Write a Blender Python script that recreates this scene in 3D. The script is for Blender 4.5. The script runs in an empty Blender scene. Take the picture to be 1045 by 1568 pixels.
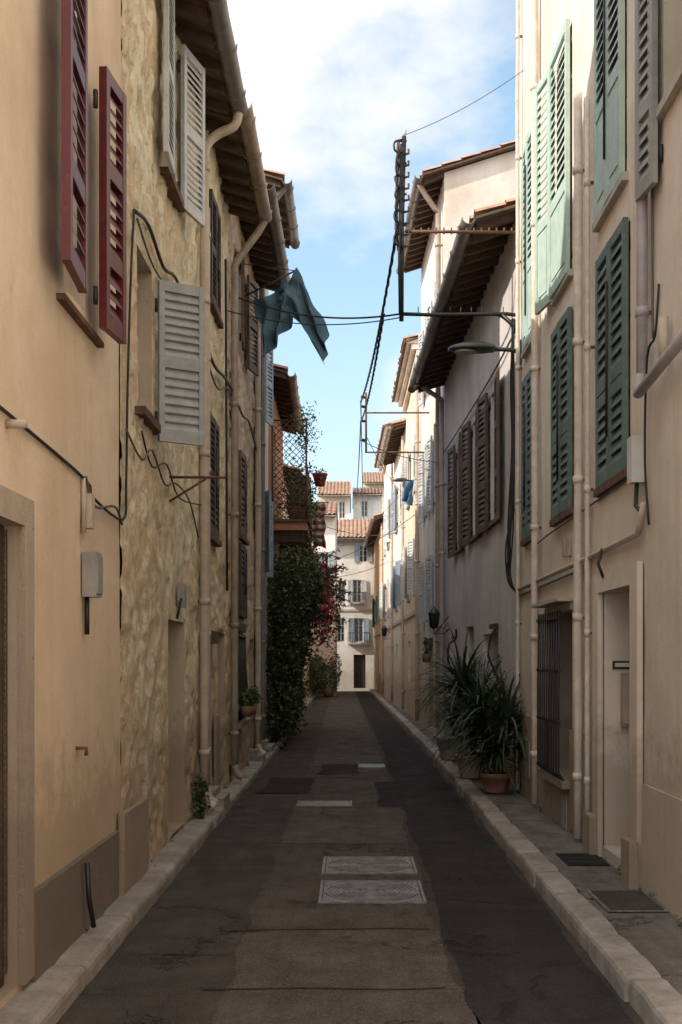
import bpy, math, random
from mathutils import Vector, Matrix, noise
random.seed(7)
R=random.random
def U(a,b): return a+(b-a)*random.random()
sc=bpy.context.scene
sc.view_settings.view_transform='Standard'; sc.view_settings.look='None'; sc.view_settings.exposure=0

# ---------------------------------------------------------------- materials
MATS={}
def newmat(name):
    m=bpy.data.materials.new(name); m.use_nodes=True
    nt=m.node_tree; b=nt.nodes['Principled BSDF']; MATS[name]=m
    return m,nt,b
def nd(nt,t,**k):
    n=nt.nodes.new(t)
    for a,v in k.items():
        if a.startswith('i_'): n.inputs[a[2:]].default_value=v
        else: setattr(n,a,v)
    return n
def c4(c): return (c[0],c[1],c[2],1)
def coords(nt,scale=(1,1,1)):
    tc=nd(nt,'ShaderNodeTexCoord'); mp=nd(nt,'ShaderNodeMapping'); mp.inputs['Scale'].default_value=scale
    nt.links.new(tc.outputs['Object'],mp.inputs['Vector']); return mp.outputs['Vector']
def noi(nt,vec,scale,detail=5,rough=.6):
    n=nd(nt,'ShaderNodeTexNoise'); n.inputs['Scale'].default_value=scale; n.inputs['Detail'].default_value=detail
    n.inputs['Roughness'].default_value=rough; nt.links.new(vec,n.inputs['Vector']); return n.outputs['Fac']
def ramp(nt,fac,a,b,ca=(0,0,0,1),cb=(1,1,1,1)):
    r=nd(nt,'ShaderNodeValToRGB'); r.color_ramp.elements[0].position=a; r.color_ramp.elements[1].position=b
    r.color_ramp.elements[0].color=ca; r.color_ramp.elements[1].color=cb
    nt.links.new(fac,r.inputs['Fac']); return r.outputs['Color']
def mix(nt,fac,a,b,mode='MIX'):
    m=nd(nt,'ShaderNodeMixRGB',blend_type=mode)
    for i,s in (('Fac',fac),('Color1',a),('Color2',b)):
        if hasattr(s,'links'): nt.links.new(s,m.inputs[i])
        elif isinstance(s,(int,float)): m.inputs[i].default_value=s
        else: m.inputs[i].default_value=c4(s)
    return m.outputs['Color']
def math_(nt,op,a,b=0):
    m=nd(nt,'ShaderNodeMath',operation=op)
    for i,s in ((0,a),(1,b)):
        if hasattr(s,'links'): nt.links.new(s,m.inputs[i])
        else: m.inputs[i].default_value=s
    return m.outputs[0]
def bump(nt,b,h,strength=.4,dist=.02):
    bp=nd(nt,'ShaderNodeBump'); bp.inputs['Strength'].default_value=strength; bp.inputs['Distance'].default_value=dist
    nt.links.new(h,bp.inputs['Height']); nt.links.new(bp.outputs['Normal'],b.inputs['Normal'])
def tint(col,k): return tuple(x*y for x,y in zip(col,k))
def plaster(name,col,dirt=.5,rough=False,ca=None,streak=.5,ba=.5):
    m,nt,b=newmat(name)
    v=coords(nt); vs=coords(nt,(4,4,.22)); vs2=coords(nt,(14,14,.5))
    dark=tint(col,(.82,.79,.75)); light=tuple(min(.85,c*1.06) for c in col)
    big=noi(nt,v,.8,7,.62); med=noi(nt,v,4,8,.7); fine=noi(nt,v,70,4,.6)
    c=mix(nt,ramp(nt,big,.38,.62),dark if ca is None else ca,light)
    c=mix(nt,math_(nt,'MULTIPLY',ramp(nt,med,.5,.68),.45),c,tint(col,(.78,.74,.68)))
    st=ramp(nt,noi(nt,vs,1.1,7,.72),.5,.72); st2=ramp(nt,noi(nt,vs2,1.0,5,.7),.55,.75)
    c=mix(nt,math_(nt,'MULTIPLY',st,streak),c,tint(col,(.58,.52,.46)))
    c=mix(nt,math_(nt,'MULTIPLY',st2,streak*.45),c,tint(col,(.5,.45,.4)))
    ch=ramp(nt,noi(nt,v,7.3,9,.74),.66,.685); c=mix(nt,math_(nt,'MULTIPLY',ch,.55),c,tint(col,(.66,.62,.60)))
    h=math_(nt,'ADD',med,math_(nt,'MULTIPLY',ch,-.5))
    if rough:
        n2=noi(nt,coords(nt,(1,1,.8)),6.0,10,.70); n3=noi(nt,v,26,9,.76); n4=noi(nt,v,1.1,4,.6)
        zz=math_(nt,'ADD',n2,math_(nt,'MULTIPLY',math_(nt,'SUBTRACT',n4,.5),.45))
        pk=ramp(nt,zz,.50,.53); c=mix(nt,math_(nt,'MULTIPLY',pk,.62),c,tint(col,(.70,.58,.45)))
        pk3=ramp(nt,n3,.57,.64); c=mix(nt,math_(nt,'MULTIPLY',pk3,.5),c,tint(col,(.48,.38,.29)))
        lt=ramp(nt,noi(nt,v,11,8,.75),.54,.58); c=mix(nt,math_(nt,'MULTIPLY',lt,.45),c,tuple(min(.88,x*1.15) for x in col))
        h=math_(nt,'ADD',math_(nt,'MULTIPLY',pk,-.7),math_(nt,'MULTIPLY',n3,.9))
    tc=nd(nt,'ShaderNodeTexCoord'); sp=nd(nt,'ShaderNodeSeparateXYZ'); nt.links.new(tc.outputs['Object'],sp.inputs[0])
    z=math_(nt,'ADD',sp.outputs['Z'],math_(nt,'MULTIPLY',med,-1.6))
    g=ramp(nt,z,-.7,.35,(1,1,1,1),(0,0,0,1))
    c=mix(nt,math_(nt,'MULTIPLY',g,dirt),c,(.14,.105,.075))
    g2=ramp(nt,math_(nt,'ADD',math_(nt,'MULTIPLY',sp.outputs['Z'],.3),math_(nt,'MULTIPLY',big,-.5)),.0,.7,(1,1,1,1),(0,0,0,1))
    c=mix(nt,math_(nt,'MULTIPLY',g2,.42),c,tint(col,(.58,.49,.40)))
    nt.links.new(c,b.inputs['Base Color']); b.inputs['Roughness'].default_value=.92
    hh=math_(nt,'ADD',math_(nt,'MULTIPLY',fine,.25),h)
    bump(nt,b,hh,.7 if rough else ba,.014 if rough else .02)
    return m
def paint(name,col,rough=.55,var=.25,wear=.0,wearcol=(.3,.25,.2),metal=0,sc_=8):
    m,nt,b=newmat(name); v=coords(nt)
    n=noi(nt,v,sc_,6,.65); c=mix(nt,ramp(nt,n,.35,.7),tuple(x*(1-var) for x in col),tuple(min(.9,x*(1+var*.5)) for x in col))
    if wear>0:
        w=ramp(nt,noi(nt,v,22,8,.75),.56,.63); c=mix(nt,math_(nt,'MULTIPLY',w,wear),c,wearcol)
    nt.links.new(c,b.inputs['Base Color']); b.inputs['Roughness'].default_value=rough; b.inputs['Metallic'].default_value=metal
    bump(nt,b,noi(nt,v,50,3,.6),.15,.005)
    return m
plaster('cream_plaster',(.82,.67,.51),.45,streak=.26)
plaster('peeling_plaster',(.88,.75,.57),.5,True,streak=.25)
plaster('yellow_plaster',(.86,.71,.50),.5,True,streak=.25)
plaster('ochre_plaster',(.80,.65,.48),.5,True,streak=.3)
plaster('white_plaster',(.76,.74,.70),.4)
plaster('sand_plaster',(.81,.715,.625),.5,streak=.35)
plaster('lilac_plaster',(.66,.62,.625),.45,streak=.5)
plaster('gable_plaster',(.78,.70,.62),.3,streak=.3)
plaster('pale_plaster',(.80,.75,.68),.4)
plaster('peach_plaster',(.78,.64,.50),.4)
plaster('orange_plaster',(.68,.45,.27),.4)
plaster('brickred_plaster',(.45,.22,.13),.3)
plaster('plinth_grey',(.25,.225,.195),.5,ba=1.0)
plaster('plinth_sand',(.50,.425,.345),.55,ba=.9)
plaster('reveal_tan',(.55,.47,.38),.5)
paint('red_paint',(.12,.016,.020),.4,.25,.35,(.22,.07,.06))
paint('grey_white_paint',(.56,.57,.58),.55,.2,.4,(.28,.22,.16))
paint('grey_paint',(.36,.375,.385),.55,.2,.4,(.24,.2,.16))
paint('brown_paint',(.12,.07,.045),.6,.35,.3,(.2,.13,.09))
paint('dark_brown',(.05,.034,.025),.6,.3)
paint('green_paint',(.115,.17,.14),.55,.25,.4,(.27,.28,.23))
paint('mint_paint',(.45,.57,.50),.55,.15,.4,(.48,.48,.42))
paint('blue_grey_paint',(.27,.34,.40),.55,.2,.2)
paint('blue_paint',(.12,.22,.33),.5,.2,.1)
paint('plastic_white',(.6,.58,.54),.4,.1)
paint('box_grey',(.32,.31,.29),.5,.2,.2)
paint('gutter_tan',(.34,.27,.215),.45,.25,.3,(.2,.12,.08))
paint('gutter_grey',(.20,.18,.165),.4,.3,.3,(.12,.08,.06))
paint('pipe_cream',(.52,.43,.345),.6,.2,.3,(.32,.24,.17))
paint('pipe_sand',(.68,.59,.50),.6,.2,.35,(.44,.36,.29))
paint('pipe_lilac',(.42,.38,.37),.5,.2,.2)
paint('rust',(.15,.075,.045),.8,.4,.5,(.07,.04,.03))
paint('black_iron',(.018,.017,.017),.45,.3)
paint('cable_black',(.012,.012,.012),.5,.1)
paint('cable_grey',(.10,.09,.08),.6,.2)
paint('old_wood',(.11,.068,.046),.8,.4,.4,(.05,.03,.02))
paint('soffit_wood',(.13,.09,.066),.85,.45,.5,(.06,.04,.03))
paint('terracotta_pot',(.24,.12,.075),.7,.3,.5,(.38,.3,.23))
paint('stone_white',(.48,.44,.39),.85,.2,.3,(.2,.17,.13),sc_=3)
paint('stone_pot',(.38,.34,.29),.85,.2,.3,(.2,.17,.13))
paint('lamp_grey',(.045,.05,.055),.35,.15)
paint('lamp_lens',(.40,.42,.43),.15,.1)
paint('soil',(.04,.027,.018),.95,.3)
paint('wood_stem',(.09,.06,.04),.9,.3)
paint('red_cloth',(.35,.07,.06),.9,.2)
paint('blue_cloth',(.06,.16,.30),.9,.2)
m,nt,b=newmat('roof_tile'); v=coords(nt)
c=mix(nt,ramp(nt,noi(nt,v,3.5,5,.7),.35,.65),(.36,.18,.11),(.54,.37,.27)); c=mix(nt,math_(nt,'MULTIPLY',ramp(nt,noi(nt,v,14,6,.7),.5,.7),.6),c,(.16,.10,.07))
nt.links.new(c,b.inputs['Base Color']); b.inputs['Roughness'].default_value=.9; bump(nt,b,noi(nt,v,40),.3,.01)
m,nt,b=newmat('window_glass'); b.inputs['Base Color'].default_value=(.03,.035,.04,1); b.inputs['Roughness'].default_value=.08
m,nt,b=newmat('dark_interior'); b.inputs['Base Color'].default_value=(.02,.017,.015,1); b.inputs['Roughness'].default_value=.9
m,nt,b=newmat('teal_cloth'); v=coords(nt); c=mix(nt,ramp(nt,noi(nt,v,5),.35,.7),(.05,.095,.13),(.09,.165,.205)); nt.links.new(c,b.inputs['Base Color']); b.inputs['Roughness'].default_value=.8
def leafmat(name,a,b2,rough=.5):
    m,nt,b=newmat(name); g=nd(nt,'ShaderNodeNewGeometry')
    v=coords(nt); n=noi(nt,v,2.5,3)
    f=math_(nt,'ADD',math_(nt,'MULTIPLY',g.outputs['Random Per Island'],.6),math_(nt,'MULTIPLY',n,.5))
    c=mix(nt,ramp(nt,f,.2,.9),a,b2); nt.links.new(c,b.inputs['Base Color']); b.inputs['Roughness'].default_value=rough
leafmat('leaf_dark',(.012,.022,.008),(.040,.062,.018))
leafmat('leaf_mid',(.030,.052,.014),(.11,.14,.04))
leafmat('yucca_leaf',(.014,.026,.012),(.060,.085,.038))
leafmat('flower_pink',(.45,.02,.06),(.65,.07,.12))
leafmat('flower_red',(.45,.03,.03),(.6,.08,.06))
def asphalt(name,col,spec=.7,crack=.6,cs=.6):
    m,nt,b=newmat(name); v=coords(nt)
    f=noi(nt,v,130,3,.7); g=noi(nt,v,2.6,9,.7); st=noi(nt,coords(nt,(3,.4,1)),1.7,7,.68)
    vo=nd(nt,'ShaderNodeTexVoronoi'); vo.inputs['Scale'].default_value=80; nt.links.new(v,vo.inputs['Vector'])
    c=mix(nt,ramp(nt,g,.36,.64),tuple(x*.58 for x in col),tuple(x*1.35 for x in col))
    c=mix(nt,math_(nt,'MULTIPLY',ramp(nt,st,.45,.64),.55),c,tuple(x*.48 for x in col))
    sp1=noi(nt,v,.8,6,.65); c=mix(nt,math_(nt,'MULTIPLY',ramp(nt,sp1,.52,.58),.4),c,tuple(x*.5 for x in col))
    c=mix(nt,math_(nt,'MULTIPLY',ramp(nt,f,.5,.66),spec),c,tuple(x*2.8 for x in col))
    dots=nd(nt,'ShaderNodeTexVoronoi'); dots.inputs['Scale'].default_value=9; nt.links.new(v,dots.inputs['Vector'])
    c=mix(nt,math_(nt,'MULTIPLY',ramp(nt,dots.outputs['Distance'],.03,.06,(1,1,1,1),(0,0,0,1)),.35),c,tuple(x*3 for x in col))
    nw=nd(nt,'ShaderNodeVectorMath',operation='ADD'); nz=nd(nt,'ShaderNodeTexNoise'); nz.inputs['Scale'].default_value=3.1; nz.inputs['Detail'].default_value=9; nz.inputs['Roughness'].default_value=.7
    nt.links.new(v,nz.inputs['Vector']); nt.links.new(v,nw.inputs[0]); nt.links.new(nz.outputs['Color'],nw.inputs[1])
    vc=nd(nt,'ShaderNodeTexVoronoi',feature='DISTANCE_TO_EDGE'); vc.inputs['Scale'].default_value=cs; nt.links.new(nw.outputs[0],vc.inputs['Vector'])
    ck=ramp(nt,vc.outputs['Distance'],.001,.009,(1,1,1,1),(0,0,0,1)); ck=math_(nt,'MULTIPLY',ck,ramp(nt,noi(nt,v,.8,3),.42,.5))
    c=mix(nt,math_(nt,'MULTIPLY',ck,crack),c,tuple(x*.22 for x in col))
    nt.links.new(c,b.inputs['Base Color']); b.inputs['Roughness'].default_value=.9; b.inputs['Specular IOR Level'].default_value=.25
    h=math_(nt,'ADD',math_(nt,'ADD',vo.outputs['Distance'],math_(nt,'MULTIPLY',g,4)),math_(nt,'MULTIPLY',ck,-1.5)); bump(nt,b,h,.9,.010)
asphalt('asphalt_old',(.058,.048,.042)); asphalt('asphalt_mid',(.078,.063,.054)); asphalt('asphalt_light',(.088,.071,.061))
asphalt('asphalt_new',(.028,.025,.0245),.5,.15); asphalt('asphalt_seam',(.024,.020,.018),.6,.2)
asphalt('pavement_concrete',(.165,.145,.127),.3,.8,1.1)
m,nt,b=newmat('ground_soil'); v=coords(nt); c=mix(nt,noi(nt,v,.2),(.18,.15,.12),(.26,.22,.17)); nt.links.new(c,b.inputs['Base Color'])
m,nt,b=newmat('bounce_paving'); v=coords(nt); bk=nd(nt,'ShaderNodeTexBrick'); bk.inputs['Scale'].default_value=1.5; nt.links.new(v,bk.inputs['Vector'])
bk.inputs['Color1'].default_value=(.42,.37,.31,1); bk.inputs['Color2'].default_value=(.36,.32,.26,1); bk.inputs['Mortar'].default_value=(.2,.17,.13,1); nt.links.new(bk.outputs['Color'],b.inputs['Base Color'])
m,nt,b=newmat('kerb_stone'); v=coords(nt); g=nd(nt,'ShaderNodeNewGeometry')
c=mix(nt,ramp(nt,noi(nt,v,3,8,.7),.38,.62),(.22,.19,.16),(.40,.355,.31)); c=mix(nt,math_(nt,'MULTIPLY',g.outputs['Random Per Island'],.5),c,(.19,.165,.14))
c=mix(nt,math_(nt,'MULTIPLY',ramp(nt,noi(nt,v,30,7,.75),.54,.66),.4),c,(.11,.09,.075))
nt.links.new(c,b.inputs['Base Color']); b.inputs['Roughness'].default_value=.85; bump(nt,b,noi(nt,v,30,6,.65),.5,.006)
m,nt,b=newmat('cast_iron'); v=coords(nt)
c=mix(nt,ramp(nt,noi(nt,v,12,6,.7),.35,.65),(.12,.115,.11),(.27,.26,.245)); nt.links.new(c,b.inputs['Base Color']); b.inputs['Metallic'].default_value=.4; b.inputs['Roughness'].default_value=.5

# ---------------------------------------------------------------- mesh tools
class MB:
    def __init__(s,name): s.name=name; s.v=[]; s.f=[]; s.m=[]; s.ml=[]; s.smooth=[]
    def mi(s,mat):
        if mat not in s.ml: s.ml.append(mat)
        return s.ml.index(mat)
    def add(s,vs,fs,mat,smooth=False):
        o=len(s.v); s.v+= [tuple(v) for v in vs]; i=s.mi(mat)
        for f in fs: s.f.append(tuple(o+k for k in f)); s.m.append(i); s.smooth.append(smooth)
    def quad(s,a,b,c,d,mat): s.add([a,b,c,d],[(0,1,2,3)],mat)
    def box8(s,p,mat):
        s.add(p,[(3,2,1,0),(4,5,6,7),(0,1,5,4),(1,2,6,5),(2,3,7,6),(3,0,4,7)],mat)
    def box(s,x0,x1,y0,y1,z0,z1,mat):
        s.box8([(x0,y0,z0),(x1,y0,z0),(x1,y1,z0),(x0,y1,z0),(x0,y0,z1),(x1,y0,z1),(x1,y1,z1),(x0,y1,z1)],mat)
    def fbox(s,O,W,N,w0,w1,n0,n1,z0,z1,mat):
        P=lambda w,n,z: O+W*w+N*n+Vector((0,0,z))
        s.box8([P(w0,n0,z0),P(w1,n0,z0),P(w1,n1,z0),P(w0,n1,z0),P(w0,n0,z1),P(w1,n0,z1),P(w1,n1,z1),P(w0,n1,z1)],mat)
    def tube(s,pts,r,mat,n=8,caps=True):
        pts=[Vector(p) for p in pts]; rs=r if isinstance(r,(list,tuple)) else [r]*len(pts)
        vs=[];fs=[]; up=None
        for i,p in enumerate(pts):
            if i==0: t=pts[1]-p
            elif i==len(pts)-1: t=p-pts[i-1]
            else: t=(pts[i+1]-p).normalized()+(p-pts[i-1]).normalized()
            t.normalize()
            if up is None: up=Vector((0,0,1)) if abs(t.z)<.9 else Vector((0,1,0))
            a=t.cross(up)
            if a.length<1e-4: a=t.cross(Vector((1,0,0)))
            a.normalize(); b=a.cross(t).normalized(); up=b
            for k in range(n):
                th=2*math.pi*k/n; vs.append(p+a*math.cos(th)*rs[i]+b*math.sin(th)*rs[i])
        for i in range(len(pts)-1):
            for k in range(n): fs.append((i*n+k,i*n+(k+1)%n,(i+1)*n+(k+1)%n,(i+1)*n+k))
        if caps: fs.append(tuple(range(n))[::-1]); fs.append(tuple((len(pts)-1)*n+k for k in range(n)))
        s.add(vs,fs,mat,True)
    def lathe(s,cx,cy,prof,mat,n=20):
        vs=[];fs=[]
        for (r,z) in prof:
            for k in range(n):
                th=2*math.pi*k/n; vs.append((cx+r*math.cos(th),cy+r*math.sin(th),z))
        for i in range(len(prof)-1):
            for k in range(n): fs.append((i*n+k,i*n+(k+1)%n,(i+1)*n+(k+1)%n,(i+1)*n+k))
        s.add(vs,fs,mat,True)
    def leaf(s,p,size,mat,asp=.6):
        d=Vector((U(-1,1),U(-1,1),U(-1,.7))).normalized(); q=Vector((U(-1,1),U(-1,1),U(-1,1))); a=d.cross(q)
        if a.length<.01: return
        a.normalize(); nn=a.cross(d); p=Vector(p); L=size*U(.6,1.3); w=L*asp*.5
        s.add([p,p+d*L*.5+a*w+nn*w*.4,p+d*L,p+d*L*.5-a*w+nn*w*.4],[(0,1,2),(0,2,3)],mat)
    def obj(s,parent=None,loc=None,name=None):
        me=bpy.data.meshes.new(s.name); me.from_pydata(s.v,[],s.f)
        for m in s.ml: me.materials.append(MATS[m])
        me.polygons.foreach_set('material_index',s.m); me.polygons.foreach_set('use_smooth',s.smooth); me.update()
        o=bpy.data.objects.new(name or s.name,me); sc.collection.objects.link(o)
        if parent:
            o.parent=parent; o.matrix_parent_inverse=Matrix.Translation(-parent.location)
        return o
def empty(name,loc=(0,0,0)):
    e=bpy.data.objects.new(name,None); e.location=loc; e.empty_display_size=.3; sc.collection.objects.link(e); return e
def smoothpts(pts,sub=4):
    pts=[Vector(p) for p in pts]; out=[]
    for i in range(len(pts)-1):
        a=pts[max(0,i-1)];b=pts[i];c=pts[i+1];d=pts[min(len(pts)-1,i+2)]
        for k in range(sub):
            t=k/sub; out.append(.5*((2*b)+(-a+c)*t+(2*a-5*b+4*c-d)*t*t+(-a+3*b-3*c+d)*t**3))
    return out+[pts[-1]]

class House:
    def __init__(s,name,A,B,ta,tb,out):
        s.A=Vector((A[0],A[1],0)); s.B=Vector((B[0],B[1],0)); s.ta=ta; s.tb=tb; s.O=Vector((out[0],out[1],0))
        s.root=empty(name,(A[0],A[1],0)); s.parts={}; s.ops=[]
    def P(s,t,d,z):
        p=s.A.lerp(s.B,(t-s.ta)/(s.tb-s.ta))+s.O*d; return Vector((p.x,p.y,z))
    def part(s,n):
        if n not in s.parts: s.parts[n]=MB(n)
        return s.parts[n]
    def box(s,part,t0,t1,d0,d1,z0,z1,mat):
        P=s.P; s.part(part).box8([P(t0,d0,z0),P(t1,d0,z0),P(t1,d1,z0),P(t0,d1,z0),P(t0,d0,z1),P(t1,d0,z1),P(t1,d1,z1),P(t0,d1,z1)],mat)
    def tube(s,part,pts,r,mat,n=8):
        q=[s.P(*p) for p in pts]
        if part=='cables' and len(q)>2: q=smoothpts(q)
        s.part(part).tube(q,r,mat,n)
    def opening(s,t0,t1,z0,z1,depth=.2,back='window',rev='reveal_tan'):
        s.ops.append((t0,t1,z0,z1)); P=s.P; w=s.part('walls'); q=w.quad; D=-depth
        q(P(t0,0,z0),P(t0,0,z1),P(t0,D,z1),P(t0,D,z0),rev); q(P(t1,0,z0),P(t1,D,z0),P(t1,D,z1),P(t1,0,z1),rev)
        q(P(t0,0,z1),P(t1,0,z1),P(t1,D,z1),P(t0,D,z1),rev); q(P(t0,0,z0),P(t0,D,z0),P(t1,D,z0),P(t1,0,z0),rev)
        if back=='window':
            g=s.part('windows'); f=.05; g.quad(P(t0,D,z0),P(t1,D,z0),P(t1,D,z1),P(t0,D,z1),'window_glass')
            for (a,b,c,d) in ((t0,t0+f,z0,z1),(t1-f,t1,z0,z1),((t0+t1)/2-f*.7,(t0+t1)/2+f*.7,z0+f,z1-f)):
                s.box('windows',a+.001,b-.001,D+.003,D+.045,c,d,'grey_white_paint')
            for zz in (z0,z1-f,z0+(z1-z0)*.36,z0+(z1-z0)*.68):
                s.box('windows',t0+f,t1-f,D+.004,D+.04,zz+.001,zz+(f if zz in (z0,z1-f) else .025),'grey_white_paint')
        elif back=='door' or back.startswith('door:'):
            mt=back[5:] if ':' in back else 'dark_brown'
            g=s.part('door'); s.box('door',t0,t1,D-.05,D,z0,z1,mt); w_=(t1-t0)
            for k in range(3):
                zz=z0+.12+k*(z1-z0-.15)/3
                s.box('door',t0+w_*.12,t0+w_*.46,D+.002,D+.02,zz,zz+(z1-z0)/3-.12,mt); s.box('door',t0+w_*.54,t0+w_*.88,D+.002,D+.02,zz,zz+(z1-z0)/3-.12,mt)
        else: w.quad(P(t0,D,z0),P(t1,D,z0),P(t1,D,z1),P(t0,D,z1),back)
    def wall(s,zt,mat,depth=8,slope=.3,amp=.012,mat_end=None,z0=0):
        T=[s.ta,s.tb]; Z=[z0,zt]
        for o in s.ops: T+=o[:2]; Z+=o[2:]
        def fill(L,st):
            L=sorted(set(round(x,4) for x in L)); out=[]
            for a,b in zip(L,L[1:]):
                n=max(1,int((b-a)/st+.5)); out+=[a+(b-a)*k/n for k in range(n)]
            return out+[L[-1]]
        st=.35 if amp<.025 else .03
        T=fill(T,st); Z=fill(Z,st); w=s.part('walls'); vs=[]; fs=[]
        def onop(t,z):
            return any(o[0]-1e-3<=t<=o[1]+1e-3 and o[2]-1e-3<=z<=o[3]+1e-3 for o in s.ops)
        for t in T:
            for z in Z:
                d=0 if (onop(t,z) or amp==0) else amp*noise.noise(Vector((t*.9+s.A.x*3,z*.9,3.3)))+amp*.5*noise.noise(Vector((t*2.7,z*2.7,9+s.A.y)))
                if st<.1 and not onop(t,z):
                    # trowelled coats that end in ragged edges, with lumps
                    q=noise.noise(Vector((t*4.2,z*3.4,1)))+.5*noise.noise(Vector((t*9,z*8,6)))+.3*noise.noise(Vector((t*19,z*17,2)))
                    d+=.011*max(-1,min(1,q*7))+.010*noise.noise(Vector((t*13,z*12,4)))
                vs.append(s.P(t,d,z))
        nz=len(Z)
        for i in range(len(T)-1):
            for j in range(nz-1):
                tc=(T[i]+T[i+1])/2; zc=(Z[j]+Z[j+1])/2
                if any(o[0]<tc<o[1] and o[2]<zc<o[3] for o in s.ops): continue
                fs.append((i*nz+j,(i+1)*nz+j,(i+1)*nz+j+1,i*nz+j+1))
        w.add(vs,fs,mat,True)
        h=depth/2; me=mat_end or mat
        for t in (s.ta,s.tb):
            w.add([s.P(t,0,z0),s.P(t,0,zt),s.P(t,-h,zt+slope*h),s.P(t,-depth,zt),s.P(t,-depth,z0)],[(0,1,2,3,4)],me)
        w.quad(s.P(s.ta,-depth,z0),s.P(s.tb,-depth,z0),s.P(s.tb,-depth,zt),s.P(s.ta,-depth,zt),me)
        s.zt=zt; s.depth=depth; s.slope=slope
    def roof(s,over=.42,gutter='gutter_tan',raf=True,verge=.05,gz=0,sp=.42,genoise=False):
        zt=s.zt; sl=s.slope; h=s.depth/2; r=s.part('roof'); t0=s.ta-verge; t1=s.tb+verge
        nt_=int((t1-t0)/.0425); rows=[]; d=over
        while d>-h: rows.append(d); d-=.36
        rows.append(-h); back=[-2*h-x for x in rows[::-1]][1:]
        def zz(d): return zt+sl*(-d if d>-h else d+2*h)+.09
        allr=[]
        for a,b in zip(rows,rows[1:]): allr.append((a,b))
        for a,b in zip([-h]+back,back): allr.append((a,b))
        for ri,(a,b) in enumerate(allr):
            vs=[];n=nt_+1; jit=[U(-.012,.012) for _ in range(n//5+3)]
            for i in range(n):
                t=t0+(t1-t0)*i/nt_; ph=(i%5)/5.0; hgt=.06*max(0,math.sin(ph*math.pi*1.25))+jit[i//5]*.5
                up=.022; ja=jit[i//5]*2 if ri==0 else 0
                vs.append(s.P(t,a+ja,zz(a)+hgt+(up if a>-h else 0))); vs.append(s.P(t,b,zz(b)+hgt+(0 if a>-h else up)))
            r.add(vs,[(2*i,2*i+2,2*i+3,2*i+1) for i in range(n-1)],'roof_tile')
        P=s.P
        for (a,b) in ((over,-h),(-h,-2*h-over)):
            za,zb=zz(a)-.035,zz(b)-.035
            r.box8([P(t0,a,za-.03),P(t1,a,za-.03),P(t1,b,zb-.03),P(t0,b,zb-.03),P(t0,a,za),P(t1,a,za),P(t1,b,zb),P(t0,b,zb)],'soffit_wood')
        if raf:
            n=max(2,int((s.tb-s.ta)/sp)); f=s.part('rafters')
            for i in range(n+1):
                t=s.ta+.04+(s.tb-s.ta-.16)*i/n+U(-.03,.03); t=max(s.ta,t); za=zz(over-.04)-.066; zb=zz(-.15)-.066
                f.box8([P(t,over-.04,za-.09),P(t+.075,over-.04,za-.09),P(t+.075,-.15,zb-.09),P(t,-.15,zb-.09),P(t,over-.04,za),P(t+.075,over-.04,za),P(t+.075,-.15,zb),P(t,-.15,zb)],'old_wood')
        if genoise:
            for k in range(3):
                s.box('cornice',s.ta,s.tb,0.003,.11+.11*k,zt-.36+.13*k,zt-.25+.13*k,'gable_plaster')
                s.box('cornice',s.ta,s.tb,0.003,.07+.11*k,zt-.25+.13*k,zt-.23+.13*k,'roof_tile')
        if gutter:
            g=s.part('gutter'); cz=zz(over)-.04+gz; rad=.08; vs=[];fs=[]; m_=10
            NS=max(2,int((t1-t0)/.5)); L=2*(m_+1)
            for q in range(NS+1):
                t=t0+(t1-t0)*q/NS; sg=.012*noise.noise(Vector((t*1.1,zt,2)))
                for rr in (rad,rad-.008):
                    for k in range(m_+1):
                        th=math.pi+math.pi*k/m_; vs.append(P(t,over+.06+rr*math.cos(th)+sg,cz+rr*math.sin(th)+sg))
            M1=m_+1
            for q in range(NS):
                o=q*L
                for k in range(m_):
                    fs.append((o+k,o+k+1,o+L+k+1,o+L+k)); fs.append((o+M1+k,o+L+M1+k,o+L+M1+k+1,o+M1+k+1))
                fs.append((o,o+L,o+L+M1,o+M1)); fs.append((o+m_,o+M1+m_,o+L+M1+m_,o+L+m_))
            for o in (0,NS*L):
                for k in range(m_): fs.append((o+k,o+M1+k,o+M1+k+1,o+k+1))
            g.add(vs,fs,gutter,True)
            t=t0+.3
            while t<t1:
                g.tube([P(t,over-.04,cz+.01),P(t,over-.03,cz-.05),P(t,over+.06,cz-.088),P(t,over+.145,cz-.04),P(t,over+.15,cz+.01)],.008,gutter,5); t+=.8
    def downpipe(s,t,z1,mat,d=.08,r=.045,z0=.15,top=None,foot=True):
        p=s.part('downpipe'); k=max(2,int((z1-z0)/.8)); pts=[s.P(t+.012*noise.noise(Vector((t,q,1))),d+.010*noise.noise(Vector((t,q,5))),z0+(z1-z0)*q/k) for q in range(k+1)]
        p.tube(pts,r,mat,10)
        if top: p.tube(smoothpts([s.P(t,d,z1-.02),s.P(t,d,z1)]+[s.P(*q) for q in top],3),r,mat,10)
        if foot: p.tube(smoothpts([s.P(t,d+.10,z0-.03),s.P(t,d+.03,z0+.02),s.P(t,d,z0+.12)],3),r*1.08,mat,10)
        z=z0+.5
        while z<z1:
            p.tube([s.P(t,d,z-.03),s.P(t,d,z+.03)],r*1.22,mat,10); s.box('downpipe',t-.012,t+.012,-.01,d-r*.9,z-.01,z+.01,'rust'); z+=U(1.1,1.7)
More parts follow.
